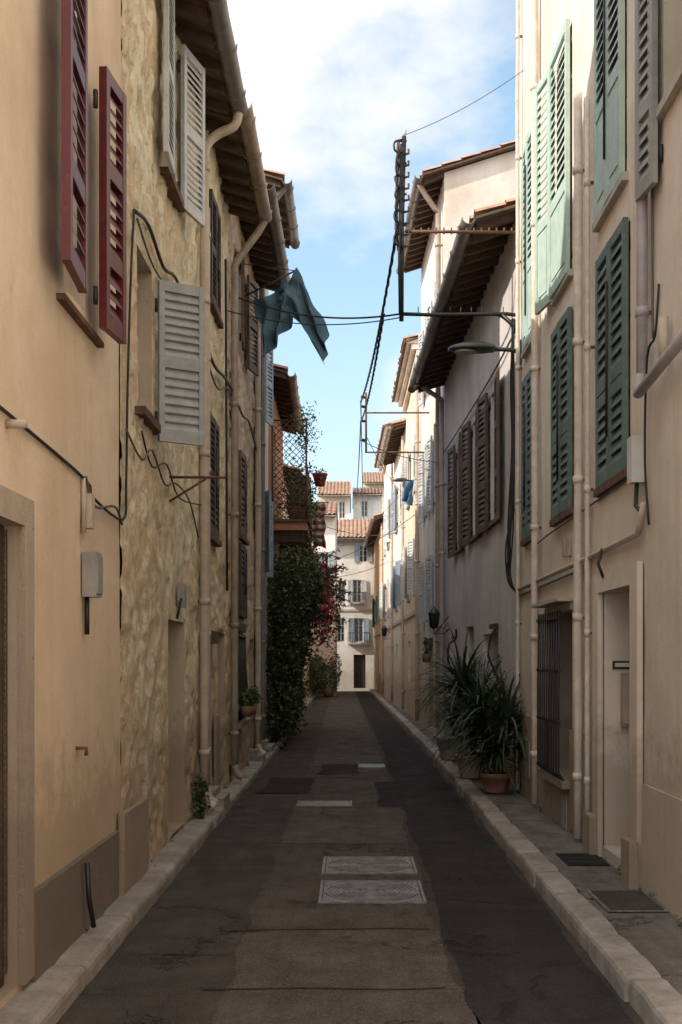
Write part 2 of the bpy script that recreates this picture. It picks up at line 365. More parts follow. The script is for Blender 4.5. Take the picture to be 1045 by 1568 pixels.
    def leaf(s,t,z0,z1,width,mat,ang=0,d=.05,sign=1,**k):
        O=s.P(t,d,0); T=(s.P(t+.01,0,0)-s.P(t,0,0)).normalized()*sign; a=math.radians(ang)
        W=(T*math.cos(a)+s.O*math.sin(a)).normalized(); N=(s.O*math.cos(a)-T*math.sin(a)).normalized()
        shutter(s.part('shutters'),O,W,N,width,z0,z1,mat,**k)
        for zz in (z0+.18,z1-.18): s.part('shutters').tube([O+N*-.02+Vector((0,0,zz-.05)),O+N*-.02+Vector((0,0,zz+.05))],.014,'black_iron',6)
    def closed(s,t0,t1,z0,z1,mat,**k):
        m=(t0+t1)/2; a=U(0,3); s.leaf(t0,z0,z1,m-t0-.004,mat,a,.012,1,**k); s.leaf(t1,z0,z1,t1-m-.004,mat,U(0,3),.012,-1,**k)
        s.tube('shutters',[(m-.03,.07,z0+.3),(m-.03,.07,z1-.3)],.009,'black_iron',5)
    def sill(s,t0,t1,z,mat='stone_white',d=.07): s.box('sills',t0-.06,t1+.06,-.05,d,z-.06,z-.002,mat)
    def finish(s):
        for n,p in s.parts.items(): p.obj(s.root)
def shutter(mb,O,W,N,width,z0,z1,mat,slat=.062,th=.036,st=.055,mid=(.5,),solid=0,matslat=None):
    ms=matslat or mat
    mb.fbox(O,W,N,0,st,0,th,z0,z1,mat); mb.fbox(O,W,N,width-st,width,0,th,z0,z1,mat)
    H=z1-z0; rails=[z0]+[z0+H*m for m in mid]+[z1]; rh=.075
    segs=[]
    for i in range(len(rails)):
        if i==0: a,b=z0,z0+rh*1.2
        elif i==len(rails)-1: a,b=z1-rh,z1
        else: a,b=rails[i]-rh*.6,rails[i]+rh*.6
        mb.fbox(O,W,N,st+.001,width-st-.001,.002,th-.002,a,b,mat); segs.append((a,b))
    for i in range(len(segs)-1):
        a=segs[i][1]; b=segs[i+1][0]
        if i<solid:
            mb.fbox(O,W,N,st,width-st,.012,th-.012,a,b,ms); mb.fbox(O,W,N,st+.04,width-st-.04,th-.013,th-.004,a+.04,b-.04,ms); continue
        n=max(1,int((b-a)/slat)); s_=(b-a)/n
        for k in range(n):
            zc=a+s_*(k+.5); P=lambda w,nn,z: O+W*w+N*nn+Vector((0,0,z)); h=s_*.50*U(.9,1.06); x0,x1=st,width-st; t2=.005
            mb.box8([P(x0,.004,zc+h-t2),P(x1,.004,zc+h-t2),P(x1,th-.004,zc-h-t2),P(x0,th-.004,zc-h-t2),P(x0,.004,zc+h+t2),P(x1,.004,zc+h+t2),P(x1,th-.004,zc-h+t2),P(x0,th-.004,zc-h+t2)],ms)

LX=lambda y: -1.5 if y<20 else -1.5-(y-20)*.011
def left(name,y0,y1): return House(name,(LX(y0),y0),(LX(y1),y1),y0,y1,(1,0))
def right(name,y0,y1,x0,x1): return House(name,(x0,y0),(x1,y1),y0,y1,(-1,0))

# ================================================================ LEFT ROW
h=left('cream_house',3.4,7.4)
h.opening(3.9,5.13,.14,2.2,.06,'door:dark_brown'); h.opening(5.95,6.42,3.55,5.1,.2)
h.wall(8.9,'cream_plaster',6,amp=.02); h.roof()
for a,b in ((5.13,5.28),(3.77,3.9)): h.box('door_surround',a,b,.001,.035,.14,2.33,'plinth_sand')
h.box('door_surround',3.9,5.13,.001,.035,2.2,2.33,'plinth_sand')
h.box('plinth',5.29,7.2,.001,.035,.02,.52,'plinth_grey'); h.box('plinth',3.4,3.76,.001,.035,.02,.52,'plinth_grey')
for k in range(60): h.box('door',3.93,5.1,-.055,-.045,.2+k*.033,.212+k*.033,'old_wood')
for k in range(30): h.box('door',3.94+k*.04,3.948+k*.04,-.044,-.038,.2,2.18,'old_wood')
h.leaf(5.93,3.50,5.2,.50,'red_paint',4,.085,-1,slat=.07,mid=(.28,.62),st=.06,th=.045)
h.leaf(6.40,3.46,4.92,.35,'red_paint',7,.085,1,slat=.07,mid=(.28,.62),st=.06,th=.045)
h.box('sills',5.8,6.72,-.05,.045,3.43,3.46,'rust')
h.tube('cables',[(3.4,.02,2.7),(4.87,.02,2.66),(6.34,.02,2.6),(6.5,.03,2.52),(7.35,.03,2.50),(7.45,.03,2.75),(7.5,.03,3.4),(7.6,.03,4.1),(7.72,.03,4.63)],.009,'cable_black',6)
h.tube('cables',[(6.36,.02,2.62),(6.5,.04,2.47),(7.1,.03,2.55),(7.36,.02,2.47)],.008,'cable_grey',6)
h.tube('cables',[(6.3,.02,2.6),(6.32,.02,2.3)],.014,'pipe_cream',6)
h.box('meter_box',6.35,6.5,.001,.08,1.95,2.2,'box_grey'); h.box('meter_box',6.36,6.49,.08,.088,1.97,2.18,'box_grey')
h.box('meter_box',6.33,6.41,.001,.06,2.33,2.52,'pipe_cream')
h.tube('meter_box',[(6.39,.02,1.95),(6.39,.02,1.74)],.014,'cable_black',6)
h.tube('door_stop',[(6.18,.07,.50),(6.2,.075,.30),(6.25,.09,.14)],.014,'black_iron',6)
h.tube('hook',[(6.2,0,1.12),(6.2,.06,1.12),(6.2,.06,1.08)],.012,'rust',6)
h.tube('hook',[(4.95,0,2.62),(4.95,.09,2.62)],.02,'pipe_cream',8)
h.finish()

h=left('peeling_plaster_house',7.4,11.2)
h.opening(9.1,9.74,5.5,6.75,.2); h.opening(7.98,8.58,3.36,4.5,.2)
h.opening(9.34,10.25,.14,1.93,.3,'door:box_grey')
h.wall(7.05,'peeling_plaster',6,amp=.03); h.roof(.34,'gutter_grey',sp=.38)
h.leaf(9.08,5.45,6.85,.42,'grey_white_paint',2,.06,-1,slat=.055,mid=(.5,))
h.leaf(9.76,5.45,6.85,.44,'grey_white_paint',16,.04,1,slat=.055,mid=(.5,))
h.leaf(8.60,3.24,4.45,.37,'grey_paint',58,.04,1,slat=.06,mid=(.5,),st=.045)
h.sill(9.1,9.76,5.5,'rust'); h.sill(7.98,8.6,3.36,'old_wood')
h.box('plinth',7.25,8.1,.02,.06,.02,.62,'plinth_sand')
h.tube('clothes_line_bracket',[(9.4,0,3.1),(9.42,.46,3.1)],.012,'rust',6); h.tube('clothes_line_bracket',[(9.4,0,2.9),(9.42,.3,3.09)],.01,'rust',6)
h.tube('cables',[(7.72,.03,4.63),(8.2,.04,4.72),(8.8,.05,4.62),(9.4,.05,4.74),(10.3,.05,4.72),(11.2,.04,4.76)],.014,'cable_black',6)
h.tube('cables',[(7.78,.04,4.6),(8.3,.04,4.5),(8.9,.05,4.5),(11.2,.04,4.66)],.008,'cable_grey',6)
h.tube('cables',[(7.45,.03,3.1),(7.9,.05,2.98),(8.3,.05,3.12),(8.8,.06,2.95),(9.4,.05,3.05),(10.2,.05,3.02),(10.8,.05,2.75)],.008,'cable_grey',6)
h.tube('cables',[(8.0,.03,3.2),(8.3,.05,3.0),(8.9,.06,3.12),(9.6,.05,2.96),(11.1,.05,3.1)],.007,'cable_black',6)
h.tube('cables',[(9.75,.01,1.95),(9.75,.03,2.05),(9.9,.03,2.15)],.012,'cable_black',6)
h.box('junction_box',9.85,9.97,.0,.06,2.05,2.25,'box_grey')
h.downpipe(11.05,6.45,'pipe_cream',.075,.045,.2,[(11.06,.1,6.58),(11.1,.2,6.70),(11.1,.36,6.78),(11.1,.40,6.90)])
h.finish()

h=left('yellow_plaster_house',11.22,14.0)
h.opening(11.75,12.55,2.9,4.15,.15); h.opening(11.9,12.7,5.35,6.5,.15); h.opening(11.5,12.25,.2,1.75,.3,'door:old_wood'); h.opening(12.8,13.5,.9,1.9,.25)
h.wall(7.1,'yellow_plaster',4,amp=.03); h.roof(.38,'gutter_tan',sp=.36)
h.closed(11.75,12.55,2.9,4.15,'dark_brown'); h.closed(11.9,12.7,5.35,6.5,'dark_brown')
h.sill(11.75,12.55,2.9,'rust'); h.sill(11.9,12.7,5.35,'rust')
h.tube('cables',[(11.2,.04,4.76),(12,.06,4.68),(13,.06,4.8),(14,.05,4.86)],.018,'cable_black',6)
h.tube('cables',[(11.2,.04,4.66),(12.2,.06,4.5),(13.1,.06,4.72),(14,.05,4.8)],.01,'cable_grey',6)
h.tube('cables',[(13.15,.05,6.2),(13.2,.05,5),(13.3,.05,2.4)],.014,'cable_black',6)
h.box('plinth',11.3,11.49,.02,.06,.1,1.7,'plinth_sand'); h.box('plinth',12.26,12.6,.02,.05,.1,1.0,'plinth_sand')
h.box('door_surround',11.45,12.3,.02,.06,1.77,1.9,'old_wood')
h.downpipe(13.85,6.3,'gutter_tan',.08,.045,.2,[(13.87,.1,6.42),(13.95,.36,6.82),(13.95,.43,6.95)])
h.downpipe(11.4,6.1,'pipe_cream',.06,.03,.2)
h.finish()

h=left('ochre_plaster_house',14.02,17.9)
h.opening(15.0,15.9,5.7,6.95,.15); h.opening(15.0,15.9,3.25,4.35,.15); h.opening(15.0,15.9,2.15,3.15,.15,'dark_interior'); h.opening(14.3,15.6,.8,1.95,.25,'dark_interior')
h.opening(16.7,17.4,.2,1.9,.2,'door:dark_brown')
h.wall(7.5,'ochre_plaster',4,amp=.03); h.roof(.42,'gutter_grey',sp=.33)
h.leaf(15.9,5.65,6.95,.45,'brown_paint',12,.04,1); h.leaf(15.0,5.65,6.95,.42,'brown_paint',4,.06,-1)
h.closed(15.0,15.9,3.25,4.35,'brown_paint'); h.closed(15.0,15.9,2.17,3.13,'dark_brown',solid=1,mid=(.5,))
h.sill(15,15.9,3.25,'old_wood'); h.sill(14.3,15.6,.8,'plinth_sand',.12)
for k in range(11):
    t=14.36+k*.118; h.tube('window_grille',[(t,.06,.82),(t,.10,1.0),(t,.06,1.5),(t,.05,1.93)],.010,'black_iron',5)
for z in (.85,1.3,1.9): h.tube('window_grille',[(14.3,.06,z),(15.6,.06,z)],.012,'black_iron',5)
h.box('lintel',14.2,15.7,.02,.05,1.97,2.08,'old_wood')
h.tube('cables',[(14,.05,4.86),(15,.07,4.8),(16,.07,4.9),(17.9,.05,4.7)],.016,'cable_black',6)
h.box('quoin',17.5,17.9,.02,.04,.1,6.9,'white_plaster')
h.downpipe(17.3,6.7,'pipe_cream',.08,.045,.2)
h.finish()

h=left('tall_white_house',17.95,20.7)
h.opening(18.5,19.2,5.65,6.9,.15); h.opening(18.5,19.2,3.0,4.3,.15); h.opening(18.5,19.3,.2,2.0,.2,'door:blue_paint')
h.wall(9.2,'white_plaster',5,amp=.02,mat_end='brickred_plaster'); h.roof(.42,'gutter_grey')
h.leaf(19.2,5.6,6.9,.4,'blue_grey_paint',14,.03,1); h.leaf(18.5,5.6,6.9,.35,'blue_grey_paint',3,.04,-1)
h.leaf(19.2,3.0,4.3,.4,'blue_grey_paint',14,.03,1); h.leaf(18.5,3.0,4.3,.35,'blue_grey_paint',25,.04,-1)
h.downpipe(18.1,8.6,'gutter_grey',.08,.05,.2,[(18.1,.3,8.9),(18.1,.46,9.1)])
h.finish()

h=left('balcony_house',20.72,26)
h.opening(22.4,23.2,4.5,6.1,.15); h.opening(24,24.8,1.0,2.2,.15)
h.wall(6.85,'brickred_plaster',7,amp=.02); h.roof(.35,'gutter_tan')
h.box('lower_render',20.75,25.9,.006,.02,.1,3.9,'ochre_plaster')
h.box('balcony',21.6,25,.0,.68,4.05,4.2,'brickred_plaster'); h.box('balcony',21.8,21.95,.0,.6,3.85,4.048,'brown_paint'); h.box('balcony',24.6,24.75,.0,.6,3.85,4.048,'brown_paint')
h.box('balcony',21.55,25.05,.0,.72,4.202,4.25,'old_wood')
def lattice(hh,c0,c1,z0,z1,n,mat):
    L=math.hypot(c1[0]-c0[0],c1[1]-c0[1]); H=z1-z0; step=L/n
    def Pt(u,z): k=u/L; return (c0[0]+(c1[0]-c0[0])*k,c0[1]+(c1[1]-c0[1])*k,z)
    m=int((L+H)/step)
    for i in range(m+1):
        o=i*step
        u0=max(0,o-H); u1=min(L,o)
        if u1-u0>.02:
            hh.tube('balcony_trellis',[Pt(u0,z0+(o-u0)),Pt(u1,z0+(o-u1))],.007,mat,4)
            hh.tube('balcony_trellis',[Pt(L-u0,z0+(o-u0)),Pt(L-u1,z0+(o-u1))],.007,mat,4)
lattice(h,(21.6,.02),(21.6,.66),4.25,6.1,5,'rust'); lattice(h,(21.6,.66),(25,.66),4.25,5.3,22,'rust')
for t,d in ((21.6,.66),(23.3,.66),(25,.66),(21.6,.02)): h.tube('balcony_trellis',[(t,d,4.2),(t,d,6.15 if t<22 else 5.35)],.018,'rust',6)
h.tube('balcony_trellis',[(21.6,.0,6.12),(21.6,.66,6.12)],.015,'rust',6); h.tube('balcony_trellis',[(21.6,.66,5.32),(25,.66,5.32)],.015,'rust',6)
h.tube('balcony_trellis',[(21.6,.66,6.1),(21.6,.6,6.3),(21.6,.45,6.42),(21.6,.2,6.45)],.008,'rust',5)
h.finish()
bp=MB('balcony_plants'); random.seed(3)
for k in range(6):
    y=21.8+k*.5; bp.lathe(-1.05+U(-.1,.1),y,[(.0,4.26),(.09,4.26),(.13,4.48),(.14,4.5),(.12,4.5),(.0,4.47)],'terracotta_pot',12)
for k in range(2200):
    y=U(21.6,25); x=-.95+random.gauss(0,.17)-.1; z=4.5+abs(random.gauss(0,.45))
    bp.leaf((x,y,z),.07,'leaf_mid' if R()<.6 else 'leaf_dark')
for k in range(420):
    a=U(0,1); bp.leaf((-.9+random.gauss(0,.12),21.6+random.gauss(0,.15),5.6+a*.75+random.gauss(0,.08)),.06,'leaf_mid')
for k in range(260): bp.leaf((-.85+random.gauss(0,.09),U(21.7,25),4.2-abs(random.gauss(0,.28))),.06,'leaf_dark')
bp.obj()
fp=MB('flower_pot'); fp.lathe(-.68,24.4,[(0,5.30),(.10,5.30),(.15,5.52),(.165,5.53),(.165,5.57),(.14,5.57),(0,5.53)],'red_cloth',16)
fp.tube([(-.68,24.4,5.4),(-.82,24.4,5.36)],.02,'rust',6)
for k in range(40): fp.leaf((-.68+random.gauss(0,.05),24.4+random.gauss(0,.05),5.58+abs(random.gauss(0,.04))),.06,'leaf_mid')
fp.obj()
cl=MB('striped_cloth'); n=12
for j in range(n):
    for i in range(8):
        f=lambda a,b:(-.86+a*.035+.02*math.sin(b*1.2),24.95+.05*math.sin(a*1.4)+.01*b,5.0-b*.075-(.08*abs(a-4)/4 if b==n else 0))
        cl.add([f(i,j),f(i+1,j),f(i+1,j+1),f(i,j+1)],[(0,1,2,3)],'red_cloth' if j%2 else 'plastic_white')
cl.tube([(-1.5,24.95,5.0),(-.5,24.95,5.03)],.014,'rust',6)
cl.obj()
h=left('far_left_house',26.02,38)
for t in (28,31.5,35):
    h.opening(t,t+.8,3.3,4.7,.15); h.opening(t,t+.8,.9,2.1,.15)
h.wall(5.9,'pale_plaster',8); h.roof()
for t in (28,31.5,35): h.leaf(t+.8,3.3,4.7,.42,'brown_paint',10,.03,1); h.leaf(t,3.3,4.7,.42,'brown_paint',10,.03,-1)
h.finish()
h=left('far_left_house',38.02,49.9)
for t in (40,43.5,46.5): h.opening(t,t+.8,3.1,4.3,.15)
h.wall(5.3,'peach_plaster',8); h.roof()
for t in (40,43.5,46.5): h.leaf(t+.8,3.1,4.3,.42,'blue_grey_paint',10,.03,1); h.leaf(t,3.1,4.3,.42,'blue_grey_paint',10,.03,-1)
h.finish()
h=House('added_shade_house',(-6.3,11.25),(-6.3,19.0),11.25,19.0,(1,0)); h.wall(11.6,'pale_plaster',4); h.roof(.3); h.finish()  # unseen block behind the row, added to keep sun off the lilac house

# ================================================================ END OF STREET
h=House('end_white_house',(-4,50),(-.72,50),-4,-.72,(0,-1))
h.opening(-1.35,-1.0,5.2,6.3,.12,rev='white_plaster'); h.opening(-1.35,-1.0,2.9,3.9,.12,rev='white_plaster')
h.wall(7.9,'white_plaster',6); h.roof(.3,'gutter_grey'); h.closed(-1.35,-1.0,2.9,3.9,'blue_grey_paint')
h.leaf(-1.35,5.2,6.3,.25,'blue_grey_paint',5,.03,-1); h.leaf(-1.0,5.2,6.3,.22,'blue_grey_paint',5,.03,1)
h.finish()
h=House('end_white_house',(-3,58),(4,58),-3,4,(0,-1))
h.opening(.36,.8,6.55,7.4,.12,rev='white_plaster'); h.opening(.05,.5,4.5,5.65,.15,rev='white_plaster'); h.opening(.1,.6,2.5,3.7,.15,rev='white_plaster'); h.opening(.1,.7,.15,1.85,.2,'door:dark_brown'); h.opening(-.75,-.35,2.5,3.7,.15)
h.opening(-.7,-.3,4.5,5.6,.15)
h.wall(7.8,'white_plaster',7,slope=.35); h.roof(.4,'gutter_grey')
h.leaf(.36,6.55,7.4,.24,'blue_grey_paint',4,.03,-1); h.leaf(.8,6.55,7.4,.24,'blue_grey_paint',4,.03,1)
h.leaf(.05,4.5,5.65,.25,'grey_white_paint',4,.03,-1); h.leaf(.5,4.5,5.65,.25,'grey_white_paint',4,.03,1)
h.leaf(.1,2.5,3.7,.27,'blue_grey_paint',4,.03,-1); h.leaf(.6,2.5,3.7,.27,'blue_grey_paint',4,.03,1)
for (a,b,z) in ((-.15,.7,4.5),(-.2,.9,2.45)):
    h.box('balcony',a,b,.001,.3,z-.08,z,'stone_white')
    for k in range(10): h.tube('balcony',[(a+(b-a)*k/9,.28,z),(a+(b-a)*k/9,.28,z+.5)],.012,'black_iron',4)
    h.tube('balcony',[(a,.28,z+.5),(b,.28,z+.5)],.015,'black_iron',4)
h.box('cornice',-3,4,.001,.06,7.4,7.55,'stone_white'); h.box('cornice',-3,4,.001,.05,4.05,4.15,'stone_white')
h.finish()
h=House('hill_house',(-2,68),(-.1,68),-2,-.1,(0,-1)); h.opening(-.75,-.4,10,11,.12)
h.wall(11.4,'pale_plaster',7,slope=.35); h.roof(); h.finish()
h=House('hill_house',(.1,72),(1.9,72),.1,1.9,(0,-1)); h.opening(.6,1,10.6,11.6,.12); h.wall(12.0,'white_plaster',6,slope=.25); h.roof(); h.finish()
h=House('hill_house',(.9,84),(7,84),.9,7,(0,-1)); h.opening(1.4,1.9,12.6,13.6,.12); h.wall(14.6,'peach_plaster',7,slope=.35); h.roof(); h.finish()

# ================================================================ RIGHT ROW
XR=1.9
h=right('beige_house',-9,13,XR,XR)
low=((12.5,11.83),(10.65,9.78),(8.7,7.8))
for b_,a in low: h.opening(a,b_,2.92,4.6,.12)
upp=((11.75,12.45),(9.85,10.6),(7.9,8.75),(6.3,6.95),(4.2,5.0))
for a,b_ in upp: h.opening(a,b_,4.98,7.1,.18)
h.opening(3.4,4.3,2.92,4.6,.12)
h.opening(9.85,11.05,.55,2.02,.3,'dark_interior','plinth_sand'); h.opening(7.62,8.6,.2,2.1,.55,'door:brown_paint','sand_plaster')
h.wall(10.9,'sand_plaster',8,amp=.02); h.roof()
for b_,a in low:
    h.closed(a,b_,2.9,4.62,'green_paint',slat=.08,mid=(.36,.42),st=.055); h.sill(a,b_,2.9,'rust',.05)
K=dict(slat=.08,mid=(.36,),solid=1)
a,b_=upp[0]; h.closed(a,b_,4.93,7.12,'mint_paint',**K)
a,b_=upp[1]; h.leaf(a,4.93,7.12,.72,'mint_paint',2,.02,1,**K); h.leaf(b_+.04,4.93,7.12,.42,'mint_paint',9,.03,1,**K)
a,b_=upp[2]; h.closed(a,b_,4.93,7.12,'mint_paint',**K)
a,b_=upp[3]; h.leaf(a,4.4,7.12,.42,'box_grey',8,.04,-1,slat=.075,mid=(.2,)); h.leaf(b_,4.5,7.12,.30,'box_grey',6,.04,1,slat=.075,mid=(.2,))
a,b_=upp[4]; h.closed(a,b_,4.93,7.12,'box_grey',**K)
for a,b_ in upp: h.sill(a,b_,4.95,'stone_white',.05)
h.tube('conduit',[(12.98,.035,2.38),(9.0,.035,2.40),(7.45,.035,2.42),(7.3,.035,2.6)],.022,'pipe_cream',6)
h.tube('conduit',[(12.98,.03,2.31),(10,.03,2.33),(9.35,.03,2.33)],.010,'cable_grey',6)
h.box('plinth',11.06,12.97,.012,.03,.1,1.0,'plinth_sand'); h.box('plinth',9.3,9.84,.012,.03,.1,1.0,'plinth_sand'); h.box('plinth',9.841,11.059,.012,.03,.1,.48,'plinth_sand')
h.box('plinth',8.87,9.29,.012,.035,.1,.95,'plinth_sand'); h.box('plinth',-9,7.37,.012,.03,.1,.8,'sand_plaster')
for k in range(10):
    t=9.9+k*.122; h.tube('window_grille',[(t,.04,.50),(t,.11,.62),(t,.11,1.3),(t,.10,2.03)],.009,'black_iron',6)
for z in (.6,1.05,1.5,1.97): h.box('window_grille',9.86,11.04,.10,.118,z-.012,z+.012,'black_iron')
h.box('window_hood',9.75,11.15,.001,.15,2.10,2.13,'stone_white'); h.box('window_hood',9.8,11.1,.001,.03,2.03,2.088,'plinth_sand')
h.sill(9.85,11.05,.55,'plinth_sand',.1)
h.box('door_surround',8.602,8.80,.012,.05,.1,2.24,'sand_plaster'); h.box('door_surround',7.42,7.618,.012,.05,.1,2.24,'sand_plaster')
h.box('door_surround',7.619,8.601,.012,.05,2.1,2.24,'sand_plaster')
h.box('door_surround',8.61,8.86,.051,.11,.1,.42,'plinth_sand'); h.box('door_surround',7.38,7.61,.051,.11,.1,.42,'plinth_sand')
h.box('door_step',7.63,8.59,-.5,.02,.1,.205,'stone_white')
h.box('mail_box',8.54,8.598,-.32,-.12,1.1,1.5,'plinth_sand'); h.box('mail_box',8.525,8.539,-.30,-.14,1.12,1.48,'reveal_tan'); h.box('mail_box',8.519,8.524,-.27,-.17,1.36,1.38,'black_iron')
h.box('house_plate',8.585,8.599,-.20,-.06,1.53,1.59,'black_iron'); h.box('house_plate',8.58,8.584,-.185,-.075,1.545,1.575,'plastic_white')
h.box('intercom',8.58,8.599,-.24,-.17,1.2,1.27,'plastic_white'); h.box('wall_lamp',8.5,8.599,-.28,-.2,1.75,1.83,'pipe_cream')
for t,zt_ in ((11.5,9.5),(9.3,6.2),(7.25,9.5)):
    h.downpipe(t,zt_,'pipe_sand' if t!=7.25 else 'pipe_lilac',.06,.036,.15 if t>8 else 3.3,foot=False)
h.downpipe(12.75,9.5,'pipe_sand',.05,.022,.15,foot=False)
h.downpipe(8.98,6,'pipe_sand',.05,.022,.15,foot=False)
h.tube('downpipe',[(7.25,.07,3.4),(7.22,.09,3.28),(6.6,.1,3.32),(6.0,.1,3.36)],.035,'pipe_lilac',10)
h.tube('downpipe',[(6.75,.06,3.36),(6.75,.06,3.62)],.03,'pipe_cream',10)
h.box('electric_box',7.4,7.52,.001,.09,2.75,3.05,'plastic_white'); h.tube('electric_box',[(7.46,.04,2.75),(7.45,.05,2.6),(7.35,.04,2.55)],.015,'leaf_dark',6)
h.box('vents',9.9,10.0,.001,.02,2.5,2.66,'reveal_tan'); h.box('vents',10.12,10.22,.001,.02,2.52,2.68,'reveal_tan')
h.box('utility_hatch',12.0,12.0+.3,.031,.04,.35,.75,'box_grey')
h.tube('cables',[(7.0,.02,3.9),(7.05,.03,3.6),(7.2,.04,3.5),(7.3,.03,2.9),(7.2,.03,2.45)],.008,'cable_black',5)
h.tube('cables',[(12.0,.02,2.75),(11,.04,2.78),(9.5,.03,2.8),(7.6,.02,2.84)],.008,'cable_grey',5)
h.tube('cables',[(7.15,.02,9),(7.12,.03,6.5),(7.15,.02,4.2),(7.1,.03,3.6)],.008,'cable_grey',5)
h.tube('hook',[(8.4,.05,2.2),(8.4,.09,2.3),(8.45,.05,2.42)],.012,'black_iron',6)
h.box('notice',9.92,10.15,.031,.04,.12,.42,'box_grey')
for k in range(6):
    o=U(-.03,.03); h.tube('cables',[(12.93+o,.05+U(0,.04),5.45),(12.94,.06+U(0,.05),4.8),(12.93,.05+U(0,.04),4.0),(12.92+o,.07+U(0,.07),3.1),(12.93,.08+U(0,.06),2.55),(12.9,.04,2.35),(12.7,.03,2.32)],.010,'cable_black',6)
h.tube('cables',[(12.93,.06,3.3),(12.9,.16,2.9),(12.9,.14,2.5),(12.93,.05,2.38)],.010,'cable_black',6)
h.finish()

h=right('lilac_house',13.02,21,1.9,1.7)
WL=[(14.45,15.2),(16.25,17.0),(18.3,18.95)]
for a,b_ in WL: h.opening(a,b_,3.4,5.1,.15,rev='lilac_plaster')
h.opening(14.55,15.9,1.15,1.95,.35,'dark_interior','lilac_plaster'); h.opening(16.9,17.8,.2,2.1,.3,'door:dark_brown','lilac_plaster')
h.opening(19.2,19.9,.2,2.0,.3,'door:blue_paint','lilac_plaster')
h.wall(6.7,'lilac_plaster',8,amp=.02); h.roof(.52,'gutter_grey',sp=.36,verge=.12)
for a,b_ in WL:
    h.leaf(a,3.32,5.15,.48,'brown_paint',5,.03,-1,slat=.07,mid=(.33,.66)); h.leaf(b_,3.32,5.15,.48,'brown_paint',6,.03,1,slat=.07,mid=(.33,.66)); h.sill(a,b_,3.4,'rust',.05)
h.box('door_hood',14.5,15.0,.006,.05,2.0,2.06,'black_iron')
def sm(hh,part,pts,r,mat): hh.part(part).tube(smoothpts([hh.P(*p) for p in pts],5),r,mat,6)
sm(h,'hooks',[(14.5,.03,2.0),(14.52,.09,1.9),(14.5,.13,1.65),(14.5,.06,1.48),(14.5,.05,1.4)],.015,'black_iron')
sm(h,'hooks',[(18.9,.03,2.1),(18.9,.03,1.95),(18.9,.14,1.85),(18.9,.16,1.6),(18.9,.08,1.4),(18.9,.05,1.45)],.018,'black_iron')
h.downpipe(20.7,6.3,'pipe_lilac',.08,.045,.2,[(20.7,.3,6.45),(20.7,.5,6.6)])
h.box('plinth',13.05,14.5,.012,.03,.1,.55,'plinth_sand')
h.tube('cables',[(13.05,.03,5.35),(15,.04,5.28),(18,.04,5.3),(21,.04,5.35)],.012,'cable_black',5)
h.finish()

h=right('tall_gable_house',21.02,26,1.7,1.58)
for t in (22.2,24.2):
    h.opening(t,t+.75,7.2,8.8,.15); h.opening(t,t+.75,4.6,6.1,.15); h.opening(t,t+.75,2.4,3.7,.15)
h.opening(23.2,24.1,.2,2.05,.25,'door:dark_brown')
h.wall(10.55,'pale_plaster',9,slope=.32,mat_end='gable_plaster'); h.roof(.42,'gutter_grey',sp=.34,verge=.14)
for t in (22.2,24.2):
    for z0,z1 in ((7.2,8.8),(4.6,6.1),(2.4,3.7)):
        h.leaf(t,z0,z1,.4,'grey_white_paint',8,.03,-1); h.leaf(t+.75,z0,z1,.4,'grey_white_paint',8,.03,1)
h.downpipe(21.25,9.9,'gutter_tan',.09,.05,.2,[(21.2,.32,10.2),(21.15,.45,10.4)])
h.finish()
def farhouse(name,y0,y1,x0,x1,zt,mat,shut,genoise=False,seed=1,gut='gutter_tan',over=.4,doors='brown_paint'):
    random.seed(seed); h=right(name,y0,y1,x0,x1); n=max(1,int((y1-y0)/2.6)); W=[]
    for i in range(n):
        t=y0+(i+.5)*(y1-y0)/n-.35
        z=3.2
        while z+1.3<zt-.4: h.opening(t,t+.7,z,z+1.35,.15,rev='pale_plaster'); W.append((t,z)); z+=2.5
        if i%2==0: h.opening(t,t+.85,.2,2.1,.2,'door:'+doors,'pale_plaster')
        else: h.opening(t,t+.8,1.0,2.1,.2,'window','pale_plaster')
    h.wall(zt,mat,8); h.roof(over,gut,genoise=genoise,raf=not genoise)
    for t,z in W:
        if R()<.3: h.closed(t,t+.7,z,z+1.35,shut)
        else: h.leaf(t,z,z+1.35,.36,shut,U(3,25),.03,-1); h.leaf(t+.7,z,z+1.35,.36,shut,U(3,25),.03,1)
        h.sill(t,t+.7,z)
    h.downpipe(y0+.2,zt-.3,'pipe_cream',.08,.045,.2,foot=False); h.box('string_course',y0,y1,.012,.05,2.7,2.8,'stone_white'); h.finish()
farhouse('cornice_house',26.02,32,1.58,1.52,8.9,'peach_plaster','grey_white_paint',True,5,None)
farhouse('pale_house',32.02,38,1.52,1.42,8.2,'pale_plaster','blue_grey_paint',False,6)
farhouse('peach_house',38.02,46,1.42,1.3,9.4,'gable_plaster','grey_white_paint',True,7,None)
farhouse('orange_house',46.02,57.8,1.3,1.12,7.4,'orange_plaster','green_paint',False,8,doors='blue_paint')
random.seed(11)

